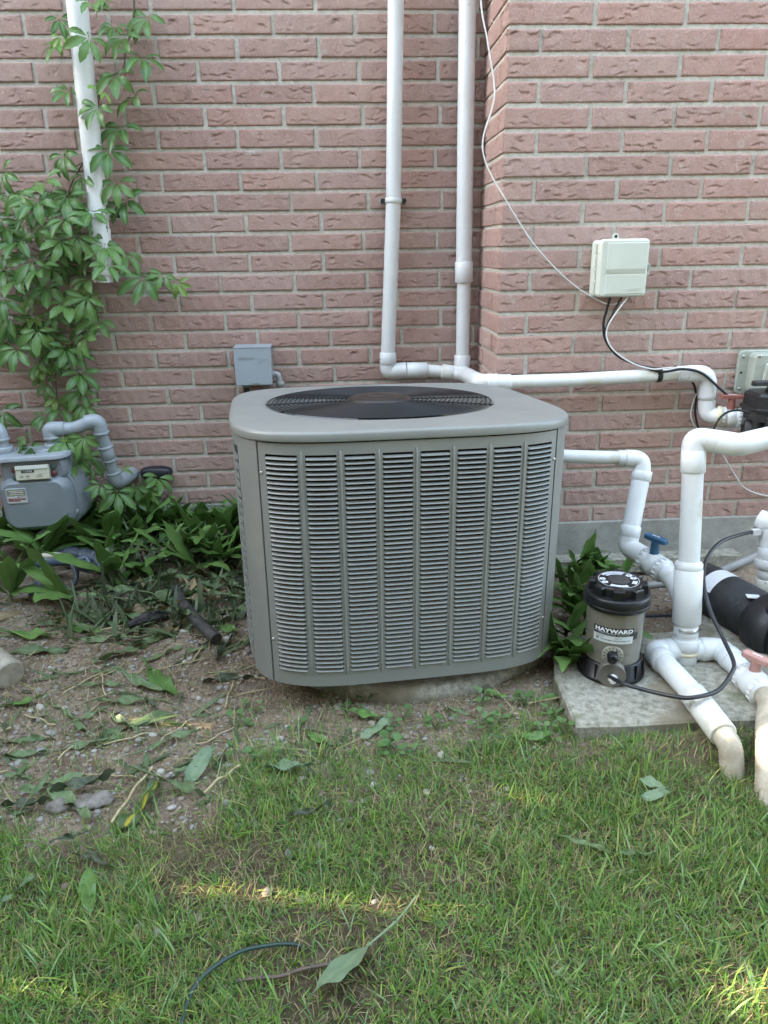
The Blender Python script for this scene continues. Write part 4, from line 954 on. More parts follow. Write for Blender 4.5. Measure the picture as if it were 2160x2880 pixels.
wraptext('HAYWARD INDUSTRIES INC.', .0042, .007, zt_-.0340, .0005, INK, lb, 1.32, 1.05, .0001)
wraptext('NSF', .0036, .018, zt_-.0272, .0005, INK, lb, 1.2)
m = MB(); wrap(m, -.0425, -.0350, zt_-.0365, zt_-.0305, .0005, 3)
for (xa, xb, z) in ((-.043, -.024, .0248), (-.043, -.020, .0268), (-.043, -.022, .0287), (.005, .013, .0250), (.005, .012, .0270), (.005, .013, .0290)): wrap(m, xa, xb, zt_-z-.0005, zt_-z+.0002, .0005, 6)
m.build('label_small_print', pm('print_soft', (.16, .18, .18), .6), lb)
m = MB(); wrap(m, HWD+.001, HWD+.014, zt_-.033, zt_-.013, .0002, 4); m.build('side_label', pm('label_dark_blue', (.03, .033, .05), .5), bdy)
# dial and outlet flange
dn = V((math.cos(phi+.04), math.sin(phi+.04), .05)).normalized(); dc = fp(.04, .0672, FZ+.079)
m = MB(); m.lathe([(.0255, -.006), (.0258, .0015), (.0245, .0024), (0, .0024)], dc, dn, 36); di = m.build('dial', pm('dial_grey', (.30, .30, .25), .4), FD)
du = V((0, 0, 1)).cross(dn).normalized(); dv = dn.cross(du); m = MB()
for k in range(11):
    an = math.radians(-35+250*k/10)
    p = dc+dn*.0026; d2 = du*math.cos(an)+dv*math.sin(an); e2 = du*-math.sin(an)+dv*math.cos(an); ra, rbb = (.0165, .0218); hw = .0009
    m.add([p+d2*ra-e2*hw, p+d2*rbb-e2*hw, p+d2*rbb+e2*hw, p+d2*ra+e2*hw], [(0, 1, 2, 3)], False)
m.build('dial_marks', INK, di)
m = MB(); m.lathe([(.0135, .002), (.0130, .014), (.0118, .022), (.0105, .0232), (.005, .0232), (.0045, .020), (0, .020)], dc, (dn+V((0, 0, -.12))), 24); kn = m.build('dial_knob', M_FLID, di)
m = MB(); p = dc+dn*.0032; m.add([p+du*.004+dv*.009, p+du*.010+dv*.006, p+du*.0125+dv*.0185], [(0, 1, 2)], False); m.build('dial_pointer', pm('pointer', (.07, .075, .08), .4), di)
fn_ = V((math.cos(phi+.06), math.sin(phi+.06), -.02)).normalized(); fc = fp(.06, .066, FZ+.029)
m = MB(); m.lathe([(.033, .0), (.0340, .019), (.0325, .0212), (.0305, .0212), (.0295, .0200), (0, .0196)], fc+V((0, 0, .004)), fn_, 40); fg = m.build('outlet_flange', pm('flange_plastic', (.150, .138, .115), .35, coat=.2), FD)
m = MB(); q_ = fc+fn_*.0195+V((.004, 0, -.004)); m.lathe([(.012, 0), (.0125, .002), (.011, .004), (.0085, .005), (.0085, .014), (.0075, .016), (0, .016)], q_, fn_, 8, False); m.build('outlet_fitting', pm('fitting_white', (.72, .74, .76), .4), fg)

# ---------------------------------------------------------------- unseen fence added at left: boards shade the lawn, cut slits pass sun slivers
M_FENCE = pm('weathered_cedar', (.26, .20, .145), .85, col2=(.18, .135, .10), vs=6, bump=.6, bs=80)
FE = thing('sun_blocking_fence', 'unseen board fence added left of the camera, slit for sun streaks', 'fence', (-3.0, .6, 0))
ys = [-4.2+.142*k for k in range(50)]
def board(y0, y1, top, slit=None):
    P_ = [(y0+.0004, -.1), (y1-.0004, -.1)]
    if slit: P_ += [(y1-.0004, slit[0]), (y1-slit[2], slit[0]+.03), (y1-slit[2]*.8, slit[1]-.03), (y1-.0004, slit[1])]
    P_ += [(y1-.0004, top), (y0+.0004, top)]
    m = MB(); m.prism(P_, (-3.0, 0, 0), (0, 1, 0), (0, 0, 1), .02, 0); return m.build('board', M_FENCE, FE)
cuts = sorted(set([-4.0+.14*k for k in range(39)]+[1.325, 1.39, 1.475, 1.545, 1.62, 1.72, 1.86, 1.93, 2.03, 2.10, 2.2, 2.34, 2.48, 2.62, 2.76, 2.84]))
cuts = [c for c in cuts if c < 1.30 or round(c, 3) in (1.325, 1.39, 1.475, 1.545, 1.62, 1.72, 1.86, 1.93, 2.03, 2.10, 2.2, 2.34, 2.48, 2.62, 2.76, 2.84)]
for a_, b_ in zip(cuts[:-1], cuts[1:]):
    sl_ = None; tp = 2.12+rw.uniform(-.01, .01)
    if abs(b_-1.545) < 1e-3: sl_ = (1.30, 1.60, .018)
    if abs(b_-1.325) < 1e-3: sl_ = (1.17, 1.33, .015)
    if abs(b_-2.03) < 1e-3: sl_ = (1.17, 1.31, .022); tp = 1.862
    if abs(b_-1.86) < 1e-3: sl_ = (1.62, 1.69, .025)
    if abs(b_-1.475) < 1e-3: tp = 1.755
    if abs(b_-1.39) < 1e-3: tp = 1.82
    board(a_, b_, tp, sl_)
for z in (.3, 1.0, 1.95):
    m = MB(); m.box((-3.04, -.58, z-.02), (.036, 6.85, .085)); m.build('rail', M_FENCE, FE)
for y in (-4.0, -1.6, .8, 2.8):
    m = MB(); m.box((-3.11, y, .95), (.09, .09, 2.1)); m.build('post', M_FENCE, FE)

VINE = [(-0.764,2.735,1.71,0.9),(-0.671,2.8,1.728,0.92),(-0.59,2.815,1.784,0.98),(-0.615,2.777,1.661,1.07),(-0.707,2.784,1.617,0.93),(-0.762,2.735,1.516,0.95),(-0.662,2.81,1.555,0.91),(-0.712,2.808,1.466,1.1),(-0.759,2.781,1.397,1.07),(-0.746,2.782,1.296,0.93),(-0.728,2.804,1.243,1.03),(-0.868,2.785,1.697,0.85),(-0.862,2.778,1.772,0.7),(-0.864,2.791,1.573,0.7),(-0.914,2.795,1.385,0.92),(-0.859,2.797,1.322,0.9),(-0.739,2.735,1.801,0.7),(-0.696,2.735,1.803,0.7),(-0.691,2.777,1.749,0.7),(-0.861,2.778,1.725,0.6),(-0.755,2.735,1.56,0.55),(-1.121,2.791,1.334,0.98),(-0.98,2.767,1.298,0.95),(-1.044,2.702,1.255,0.89),(-1.046,2.778,1.207,1.03),(-0.907,2.755,1.253,1.01),(-0.989,2.736,1.175,0.96),(-0.905,2.683,1.177,0.93),(-0.827,2.735,1.202,0.93),(-0.884,2.72,1.125,0.95),(-1.088,2.747,1.114,1.06),(-0.801,2.735,1.094,1.01),(-0.934,2.693,1.11,0.9),(-1.139,2.777,1.155,0.93),(-0.989,2.706,1.237,1.03),(-1.124,2.759,0.989,0.96),(-1.027,2.765,0.956,0.99),(-0.883,2.779,0.988,1.05),(-0.695,2.778,0.985,1.11),(-0.626,2.785,0.994,0.75),(-0.587,2.817,0.965,0.6),(-1.007,2.686,1.023,1.07),(-0.953,2.742,0.904,1.11),(-0.884,2.721,0.924,1.08),(-1.17,2.754,0.87,0.93),(-1.078,2.739,0.817,0.91),(-0.906,2.745,0.796,1.11),(-0.991,2.75,0.749,0.88),(-0.872,2.779,0.841,0.92),(-1.143,2.705,0.758,0.97),(-1.106,2.805,0.7,0.9),(-0.964,2.774,0.657,0.98),(-1.103,2.809,0.626,0.89),(-0.981,2.816,0.587,0.92),(-0.969,2.788,0.54,0.92),(-1.078,2.816,0.56,0.6),(-1.123,2.807,0.5,0.75),(-1.065,2.812,0.525,1.01),(-1.04,2.706,1.053,0.98),(-0.785,2.684,1.03,0.99),(-1.189,2.759,0.928,0.98),(-1.174,2.779,1.02,0.98),(-1.277,2.807,0.524,1.09),(-1.115,2.6,0.432,0.7),(-1.125,2.6,0.464,0.65),(-1.002,2.632,0.443,0.91),(-0.931,2.619,0.454,1.02),(-0.965,2.734,0.365,1.1),(-0.973,2.649,0.361,0.75),(-0.985,2.803,0.292,0.7),(-0.9,2.625,0.275,0.7),(-0.863,2.678,0.23,1.07),(-0.864,2.789,0.288,0.5),(-0.82,2.794,0.212,1.04),(-0.734,2.787,0.247,0.94),(-0.716,2.776,0.151,1.11),(-0.812,2.815,0.205,1.11),(-0.77,2.775,0.19,0.6),(-0.51,2.816,0.109,0.7),(-0.757,2.812,1.071,1.11),(-0.94,2.825,1.259,0.84),(-1.025,2.787,0.87,0.72),(-1.27,2.832,0.765,0.91),(-1.199,2.794,0.836,0.91),(-1.058,2.823,0.788,0.85),(-1.13,2.794,0.785,0.79),(-0.989,2.831,1.278,0.83),(-1.072,2.803,0.799,0.69),(-1.11,2.807,0.858,0.65),(-0.948,2.829,0.816,0.81),(-1.11,2.817,0.845,0.72),(-1.093,2.828,0.734,0.68),(-1.027,2.807,0.785,0.78),(-0.936,2.83,0.847,0.91),(-1.117,2.791,1.127,0.78),(-0.892,2.789,1.198,0.7),(-1.163,2.816,1.019,0.81),(-0.914,2.833,0.886,0.74),(-1.013,2.797,1.021,0.8),(-1.153,2.791,1.159,0.76),(-0.98,2.802,0.723,0.85),(-0.97,2.787,1.118,0.79),(-0.863,2.79,1.121,0.89),(-0.994,2.826,1.046,0.88),(-1.107,2.826,0.919,0.67),(-1.202,2.824,0.834,0.92),(-1.091,2.815,0.97,0.84),(-1.161,2.786,1.072,0.7),(-0.966,2.818,1.111,0.66),(-1.249,2.792,0.753,0.89),(-0.97,2.825,0.74,0.83),(-1.035,2.786,0.972,0.88),(-0.831,2.8,1.225,0.85),(-0.951,2.791,0.944,0.74),(-0.87,2.803,1.064,0.92),(-0.948,2.821,1.121,0.75),(-1.029,2.788,0.719,0.77),(-1.106,2.819,0.827,0.77),(-1.175,2.806,1.194,0.86),(-0.972,2.785,1.09,0.84),(-1.105,2.784,1.254,0.95),(-0.894,2.817,0.95,0.68),(-1.085,2.787,1.171,0.92),(-0.908,2.821,1.21,0.74),(-0.84,2.793,1.199,0.85),(-1.066,2.82,0.739,0.81),(-1.111,2.832,0.658,0.59),(-1.104,2.803,0.676,0.59),(-1.004,2.811,0.414,0.7),(-1.004,2.811,0.34,0.67),(-1.045,2.816,0.405,0.65),(-1.157,2.818,0.357,0.52),(-1.159,2.825,0.343,0.62),(-1.059,2.823,0.346,0.62),(-1.048,2.807,0.687,0.51),(-0.964,2.828,0.633,0.75)]
STEMS = [[(-0.631,2.826,1.834),(-0.647,2.837,1.76),(-0.675,2.831,1.706),(-0.695,2.832,1.64),(-0.758,2.828,1.613),(-0.781,2.838,1.574),(-0.793,2.826,1.49),(-0.792,2.823,1.391),(-0.788,2.828,1.29),(-0.807,2.824,1.201)],[(-0.862,2.824,1.363),(-0.904,2.834,1.314),(-0.933,2.826,1.262),(-0.984,2.826,1.189),(-1.019,2.83,1.083),(-1.026,2.839,0.957),(-1.041,2.83,0.795),(-1.069,2.825,0.662),(-1.087,2.836,0.521),(-1.076,2.829,0.469)],[(-1.018,2.825,1.174),(-1.093,2.83,1.115),(-1.172,2.84,1.054)],[(-0.985,2.83,0.989),(-0.904,2.836,1.003),(-0.787,2.826,1.001),(-0.675,2.829,0.983),(-0.578,2.835,0.973)],[(-1.055,2.825,0.729),(-0.988,2.83,0.761),(-0.918,2.835,0.792)],[(-1.076,2.826,0.46),(-1.028,2.825,0.378),(-0.956,2.787,0.312),(-0.879,2.788,0.235),(-0.818,2.797,0.173),(-0.751,2.795,0.133)],[(-0.894,2.799,0.213),(-0.843,2.802,0.134),(-0.797,2.784,0.1),(-0.787,2.809,0.011),(-0.749,2.82,-0.034)],[(-0.924,2.828,1.389),(-0.905,2.832,1.35),(-0.864,2.831,1.364)],[(-1.019,2.83,1.083),(-1.093,2.837,1.037),(-1.182,2.837,0.992)],[(-0.782,2.84,1.575),(-0.809,2.827,1.518),(-0.813,2.825,1.434),(-0.82,2.828,1.32)]]
FALLEN = [(-0.985,2.041,0.106,0.02),(-1.023,2.007,0.181,-0.35),(-0.952,1.885,0.148,-0.03),(-0.718,1.822,0.15,0.44),(-0.581,1.81,0.124,0.65),(-0.745,1.777,0.176,0.01),(-0.555,1.772,0.193,-0.96),(-0.643,1.918,0.136,0.4),(-0.569,1.958,0.061,0.74),(-0.47,1.843,0.068,0.3),(-0.381,1.793,0.13,1.34),(-0.399,1.989,0.102,-0.77),(-0.886,1.63,0.112,0.16),(-0.762,1.64,0.095,-0.68),(-0.675,1.566,0.097,0.77),(-0.831,1.5,0.123,0.02),(-0.667,1.464,0.122,0.21),(-0.809,1.447,0.107,-0.03),(-0.474,1.437,0.119,0.49),(-0.597,1.573,0.117,-0.71),(-0.767,2.369,0.145,0.7),(-0.723,2.22,0.147,-0.74),(-0.651,2.655,0.167,-0.21),(-0.836,2.737,0.169,-0.39),(-0.789,1.764,0.068,-2.78),(-0.53,1.633,0.045,-0.9),(-0.797,2.272,0.24,-1.05),(-0.641,1.289,0.134,0.21),(-0.675,1.278,0.073,1.32),(-0.465,1.168,0.141,1.21),(-0.417,1.306,0.159,-0.66),(-0.451,1.317,0.091,1.76),(-0.497,1.076,0.108,-1.23),(-0.731,1.265,0.105,-0.08),(-0.532,1.111,0.096,-0.39),(-0.587,1.072,0.052,-2.07),(-0.586,1.138,0.066,0.35),(-0.415,1.325,0.077,0.12),(-0.366,1.292,0.115,1.11),(-0.78,1.379,0.077,-0.28),(-0.132,1.163,0.087,0.38),(0.01,0.875,0.124,-2.42),(-0.201,1.319,0.113,-0.08),(0.578,1.233,0.071,-0.64),(0.567,1.178,0.069,0.18),(0.392,1.099,0.091,-0.52),(0.473,1.051,0.041,-0.27),(0.066,1.494,0.11,2.94),(0.082,1.489,0.098,-2.41),(0.001,1.561,0.046,-1.0),(-0.116,1.467,0.086,-0.83),(0.369,1.4,0.083,-0.2),(0.446,1.495,0.114,-0.05),(0.472,1.564,0.088,-0.25),(0.214,1.535,0.089,-0.62),(0.323,1.585,0.044,-0.73),(0.376,1.54,0.054,-0.42)]
LILY_METER = [(-1.324,2.742),(-1.267,2.775),(-1.187,2.802),(-1.123,2.83),(-1.013,2.711),(-0.98,2.83),(-1.195,2.467),(-1.135,2.523),(-1.15,2.277),(-1.072,2.218),(-1.007,2.263),(-1.106,2.362),(-0.92,2.273),(-0.885,2.353),(-0.876,2.54),(-0.894,2.676),(-1.097,2.65),(-1.317,2.583),(-1.227,2.392),(-0.939,2.612),(-1.065,2.79),(-1.178,2.681),(-1.385,2.83),(-0.918,2.83)]
LILY_UNIT = [(-0.872,2.83),(-0.833,2.83),(-0.769,2.83),(-0.704,2.83),(-0.624,2.83),(-0.568,2.83),(-0.506,2.83),(-0.467,2.83),(-0.738,2.83),(-0.634,2.772),(-0.55,2.815),(-0.468,2.73),(-0.802,2.83),(-0.587,2.83),(-0.502,2.685),(-0.433,2.607),(-0.68,2.83),(-0.74,2.757),(-0.584,2.693),(-0.848,2.793)]
LILY_FEEDER = [(0.796,2.44),(0.842,2.44),(0.902,2.44),(0.733,2.215),(0.754,2.142),(0.673,1.989),(0.651,1.848),(0.562,1.706),(0.581,1.67),(0.809,2.263),(0.964,2.346),(0.611,1.852),(0.778,2.285),(0.686,2.082),(0.711,1.985),(0.573,1.765)]
# ---------------------------------------------------------------- plants
def set_vein(me, vals):
    a = me.attributes.new('Vein', 'FLOAT', 'POINT'); a.data.foreach_set('value', vals)
M_CREEP = leafmat('creeper_leaf', (.060, .142, .032), (.130, .240, .064), .33, .25, vein=(.16, .28, .10))
M_CREEPY = leafmat('young_creeper_leaf', (.17, .31, .06), (.22, .36, .08), .38, .28, vein=(.2, .32, .1))
M_STEM = pm('vine_stem', (.13, .095, .055), .7, col2=(.10, .12, .05), vs=20)
def creeper_mesh(seed, mat):
    r = random.Random(seed); vs = []; fs = []; ve = []
    def leaflet(th, ln, droop):
        ns, nt_ = 9, 4; b = len(vs); wid = ln*r.uniform(.23, .29); tw = r.uniform(-.35, .35); cur = r.uniform(-.6, .6)
        d = V((math.sin(th), 0, -math.cos(th))); sd = V((math.cos(th), 0, math.sin(th)))
        for i in range(ns+1):
            s = i/ns
            w_ = wid*max(.03, (s**1.1)*((1-s)**.82)*2.28)
            if i == ns: w_ = .0004
            if 2 < i < ns: w_ *= 1+(.09 if i % 2 else -.05)
            for j in range(nt_+1):
                t = (j/nt_-.5)*2
                out = -.016*math.sin(min(1, s*1.3)*math.pi*.5)+droop*ln*s*s-.30*w_*abs(t)+tw*w_*t*s
                p = d*(ln*(.10+s*.90))+sd*(w_*t+ln*cur*.12*s*s)
                vs.append((p.x, out+(.05*w_*math.sin(s*14) if abs(t) > .9 else 0), p.z)); ve.append(max(0, 1-abs(t)*4)*.8 if j == nt_//2 else 0.0)
        for i in range(ns):
            for j in range(nt_):
                q = b+i*(nt_+1)+j; fs.append((q, q+nt_+1, q+nt_+2, q+1))
    L0 = .100
    for th, k in ((0, 1.0), (.72, .95), (-.72, .95), (1.55, .70), (-1.55, .70)):
        leaflet(th+r.uniform(-.16, .16), L0*k*r.uniform(.9, 1.1), r.uniform(.10, .42))
    m = MB(); m.add(vs, fs); nv = len(vs)
    m.tube([(0, 0, 0), (r.uniform(-.01, .01), .012, .02), (r.uniform(-.02, .02), .035, .038)], .0013, 5)
    me = m.mesh('creeper_leaf', mat); set_vein(me, ve+[.6]*(len(m.v)-nv)); return me
CR = [creeper_mesh(40+k, M_CREEP) for k in range(8)]; CRY = [creeper_mesh(70+k, M_CREEPY) for k in range(3)]
vi = thing('virginia_creeper', 'green five-leaflet creeper climbing the brick around the downspout', 'vine', (-.98, 2.84, .30))
for s_ in STEMS:
    m = MB(); p = spline(s_, 5); m.tube(p, [max(.0016, .0034-.0018*i/len(p)) for i in range(len(p))], 6); m.build('stem', M_STEM, vi)
for k, (x, y, z, s_) in enumerate(VINE):
    me = R.choice(CRY) if (s_ < .7 and R.random() < .6) else R.choice(CR)
    place('leaf', me, vi, V((x, y, z))-V(vi.location), (R.uniform(-1.0, -.2), R.uniform(-.55, .55), R.uniform(-.6, .6)), (s_,)*3)

# broad-leaved lilies
M_LILY = leafmat('lily_leaf', (.095, .190, .045), (.160, .280, .075), .34, .22, vein=(.10, .19, .06), vs=12, spot=(26, .70, (.16, .12, .04)))
M_LILYD = leafmat('wilted_leaf', (.080, .135, .055), (.165, .235, .110), .5, .18, vein=(.15, .20, .09), vs=16, spot=(22, .66, (.030, .040, .022)))
M_LILYP = leafmat('pale_leaf_underside', (.155, .225, .135), (.185, .265, .155), .55, .18, vein=(.22, .30, .16), vs=16, spot=(18, .70, (.05, .06, .035)))
M_LILYK = leafmat('dark_wilted_leaf', (.045, .062, .036), (.085, .100, .058), .5, .1, vein=(.07, .09, .05), vs=16)
M_LILYY = leafmat('yellow_striped_leaf', (.055, .095, .03), (.11, .16, .05), .45, .2, vein=(.62, .50, .03), vs=20)
M_DRYL = leafmat('dry_leaf', (.20, .15, .085), (.30, .235, .13), .7, .15, vein=(.34, .28, .16), vs=20)
def lily_mesh(seed, mat, arch, wilt=0.0, fold=.35, wid=None, stem=.0, stripes=True):
    """one lanceolate leaf of unit length standing along +Z, face towards -Y"""
    r = random.Random(seed); ns, nt_ = 14, 6; vs = []; ve = []; fs = []; wd = wid or r.uniform(.125, .165); tw = r.uniform(-.5, .5); w1, w2, w3 = r.random()*6, r.random()*6, r.random()*6
    ang = 0.0; px_, pz = 0.0, 0.0
    for i in range(ns+1):
        s = i/ns; a = arch*(s**1.5)
        w_ = wd*max(.015, math.sin(math.pi*min(1, (s*.97+.03)**.82))**.75) if s < 1 else .004
        if s < .12: w_ = min(w_, .02+.5*s)
        for j in range(nt_+1):
            t = (j/nt_-.5)*2; ct = tw*s
            f_ = fold*(1-.6*s)*abs(t)*w_
            x = w_*t*math.cos(ct*.6)*(1-.25*fold*abs(t)); y = px_-f_+w_*t*math.sin(ct*.6)
            y += wilt*.05*math.sin(s*9+w1+t*1.5)*(.3+abs(t))+wilt*.03*math.sin(s*17+w2-t*2)
            x += wilt*.03*math.sin(s*6+w3)
            if abs(t) > .9: y += .012*math.sin(s*21+w2)
            vs.append((x, y, pz)); ve.append((.75 if j == nt_//2 else (.22 if stripes and j % 2 else 0.0))*(1-.3*s))
        px_ -= math.sin(a)/ns; pz += math.cos(a)/ns
    fs = [(i*(nt_+1)+j, (i+1)*(nt_+1)+j, (i+1)*(nt_+1)+j+1, i*(nt_+1)+j+1) for i in range(ns) for j in range(nt_)]
    m = MB(); m.add(vs, fs); nv = len(vs)
    if stem: m.tube(spline([(0, .004, .06), (r.uniform(-.03, .03), .006, -stem*.5), (r.uniform(-.10, .10), .01, -stem)], 5), [.016]*5+[.014]*5+[.012], 6)
    me = m.mesh('lily_leaf', mat); set_vein(me, ve+[.6]*(len(m.v)-nv)); return me
LV = [lily_mesh(10+k, M_LILY, a, .25) for k, a in enumerate((.25, .5, .8, 1.1, .35, .65, 1.4))]
M_LSTEM = pm('lily_stem', (.12, .17, .06), .5)
def lily(x, y, label, group, hs=1.0, face=-1.57, spread=1.0, k=None, lean=None, droop=1.0):
    z = float(gz(x, y)); t = thing('lily_plant', label, 'plant', (x, y, z-.005), (0, 0, 0), group)
    for i in range(k or R.choice((3, 4, 4, 5))):
        az = face+R.uniform(-1.9, 1.9)*spread; ln = R.uniform(.16, .235)*hs; ti = R.uniform(.15, .95)*droop
        o = place('leaf', R.choice(LV), t, (R.uniform(-.01, .01), R.uniform(-.01, .01), .03*hs), (0, 0, 0), (ln*R.uniform(.95, 1.25), ln, ln))
        # tip the leaf towards az: leaf faces -Y, so turn about Z, then lean about its own X
        o.rotation_euler = (Euler((0, 0, az+1.5708)).to_matrix() @ Euler((ti, 0, R.uniform(-.3, .3))).to_matrix()).to_euler()
    m = MB(); m.tube([(0, 0, -.02), (.002, 0, .02), (0, 0, .05*hs)], [.006, .005, .004], 6); m.local('stem', M_LSTEM, t)
    return t
LILY_METER += [(R.uniform(-1.30, -.86), R.uniform(2.12, 2.76)) for k in range(12)]
LILY_METER = [(x, y) for (x, y) in LILY_METER if not (-1.16 < x < -.83 and 2.08 < y < 2.50)]+[(-1.10, 2.22), (-.90, 2.20)]
rank_labels([(lily(x, y, 'lily', 'lilies under the gas meter', R.uniform(.85, 1.2), droop=1.25), x, y, 'broad-leaved lily plant in the bed under the gas meter') for (x, y) in LILY_METER], 4)
LILY_UNIT += [(R.uniform(-.86, -.36), R.uniform(2.35, 2.78)) for k in range(22)]
rank_labels([(lily(x, min(y, 2.80), 'lily', 'lilies between meter and unit', R.uniform(.75, 1.1), droop=1.5 if y < 2.7 else 1.1), x, y, 'broad-leaved lily plant between meter and unit') for (x, y) in LILY_UNIT], 4)
rank_labels([(lily(x, min(y, 2.40 if x > .5 else 9), 'lily', 'lilies between unit and feeder', R.uniform(.80, 1.05), spread=.8), x, y, 'broad-leaved lily plant between unit and feeder') for (x, y) in LILY_FEEDER], 3)

# cut leaves lying about
FL = {'g': [lily_mesh(200+k, M_LILYD, R.uniform(-.2, .25), .75, .12, R.uniform(.055, .12), R.choice((.25, .45, .6)) if k % 2 else 0.0) for k in range(12)],
      'l': [lily_mesh(230+k, M_LILY, R.uniform(-.1, .3), .6, .15, R.uniform(.12, .17), .3) for k in range(4)],
      'p': [lily_mesh(250+k, M_LILYP, R.uniform(-.1, .2), .8, .12, R.uniform(.12, .18)) for k in range(3)],
      'k': [lily_mesh(270+k, M_LILYK, R.uniform(-.3, .3), 1.2, .4, R.uniform(.05, .08)) for k in range(4)],
      'b': [lily_mesh(285+k, M_DRYL, R.uniform(-.3, .3), 1.1, .4, R.uniform(.05, .09)) for k in range(3)]}
FALLEN_LOG = {}
KINDW = {'g': 'limp dull green', 'l': 'fresh green', 'p': 'pale', 'k': 'dark shrivelled', 'b': 'dry brown'}
def fallen(i, x, y, ln, az, kind=None, label=None, me=None, group=None, lift=.010):
    """leaf lying on the ground from (x,y) towards az"""
    me = me or R.choice(FL[kind]); z = float(gz(x+ln*.5*math.cos(az), y+ln*.5*math.sin(az)))+lift
    o = place('fallen_leaf', me, None, (x, y, z), (0, 0, 0), (max(ln, .07),)*3)
    o.rotation_euler = (Euler((0, 0, az-1.5708)).to_matrix() @ Euler((-1.5708+R.uniform(-.05, .10), 0, 0)).to_matrix() @ Euler((0, 0, R.uniform(-.5, .5))).to_matrix()).to_euler()
    if group and kind: FALLEN_LOG.setdefault(group, []).append((o, x, y, KINDW[kind]+' '+label))
    return tag(o, label, 'leaf', group)
special = {29: ('limp green leaf with a bright yellow stripe down its middle', 'Y'), 41: ('large pale torn leaf with a long stem in the foreground grass', 'B'),
           40: ('dark curled leaf lying on the grass in front of the unit', 'k'), 32: ('long stemmed leaf with a brown blotch pointing towards the camera', 'l'),
           47: ('broad fresh green cut leaf in front of the concrete pad', 'l'), 48: ('pale upturned leaf beside the fresh green one before the pad', 'p'),
           43: ('upper blade of a split pale leaf on the right lawn', 'p'), 44: ('lower blade of a split pale leaf on the right lawn', 'p'),
           6: ('green leaf with a pointed tip lying alone on the bare soil', 'l'), 51: ('green cut leaf at the lawn edge left of the slab', 'l'), 52: ('long limp leaf lying against the left edge of the slab', 'g'),
           22: ('yellow and brown leaf lying on top of the cut heap by the unit', 'Y')}
YL = lily_mesh(291, M_LILYY, .1, .9, .15, .15, .0, False)
BIG = lily_mesh(292, M_LILYP, .12, .5, .10, .20, .95)
for i, (x, y, ln, az) in enumerate(FALLEN):
    if i in special:
        lab, kd = special[i]
        if kd == 'Y': fallen(i, x, y, ln, az, None, lab, YL)
        elif kd == 'B': fallen(i, x, y, ln, az, None, lab, BIG, None, .035)
        else: fallen(i, x, y, ln, az, kd, lab, lift=.022 if y < 1.3 else .012)
    else:
        if y > 1.35: fallen(i, x, y, ln, az, R.choice('gggglk'), 'cut leaf on bare soil', None, 'cut leaves on the soil')
        else: fallen(i, x, y, ln, az, R.choice('ggkp'), 'cut leaf in the grass', None, 'cut leaves in the grass', .020)
for k in range(66):                                   # heap of cuttings by the unit and more strewn over the soil
    if k < 40: x, y = R.uniform(-.80, -.34), R.uniform(2.02, 2.66)
    else: x, y = R.uniform(-1.05, -.30), R.uniform(1.30, 2.2)
    fallen(0, x, y, R.uniform(.10, .19), R.choice((0, 3.14))+R.uniform(-.9, .9), R.choice('ggggglkb'), 'cut leaf heaped by the unit' if k < 40 else 'cut leaf on bare soil', None, 'cut leaves heaped by the unit' if k < 40 else 'cut leaves on the soil', R.uniform(.008, .06) if k < 40 else .010)

for g_, it in FALLEN_LOG.items(): rank_labels(it, 5 if len(it) > 30 else 3)
# ---------------------------------------------------------------- ornament and loose things on the soil
M_ORN = pm('blue_grey_resin', (.105, .135, .175), .38, col2=(.060, .080, .110), vs=30, bump=.3, bs=120, spots=[(60, .66, (.30, .33, .36), .6)])
M_LOG = pm('dark_resin_log', (.045, .058, .075), .5, col2=(.022, .028, .038), vs=25, bump=1.0, bs=60, spots=[(45, .62, (.17, .20, .24), .7)])
M_ORC = pm('ornament_cream', (.52, .49, .38), .45)
def blob(m, c, r3, rot=None, n=18, k=10, fn=None):
    c = V(c); vs = []; fs = []
    for i in range(k+1):
        th = math.pi*i/k
        for j in range(n):
            ph = 2*math.pi*j/n; p = V((math.sin(th)*math.cos(ph), math.sin(th)*math.sin(ph), math.cos(th)))
            s_ = fn(p) if fn else 1.0
            q = V((p.x*r3[0], p.y*r3[1], p.z*r3[2]))*s_
            if rot: q = rot @ q
            vs.append(c+q)
    fs = [(i*n+j, (i+1)*n+j, (i+1)*n+(j+1) % n, i*n+(j+1) % n) for i in range(k) for j in range(n)]
    m.add(vs, fs); return m
OR = thing('garden_ornament', 'blue-grey garden ornament of small animals on a log among lily leaves', 'ornament', (-.97, 2.36, .0))
m = MB(); ro = random.Random(5)
p = spline([(-1.03, 2.50, .050), (-.96, 2.47, .062), (-.89, 2.44, .050), (-.86, 2.41, .030)], 6)
m.tube(p, [.022+.009*ro.random() for _ in p], 14); m.build('log', M_LOG, OR)
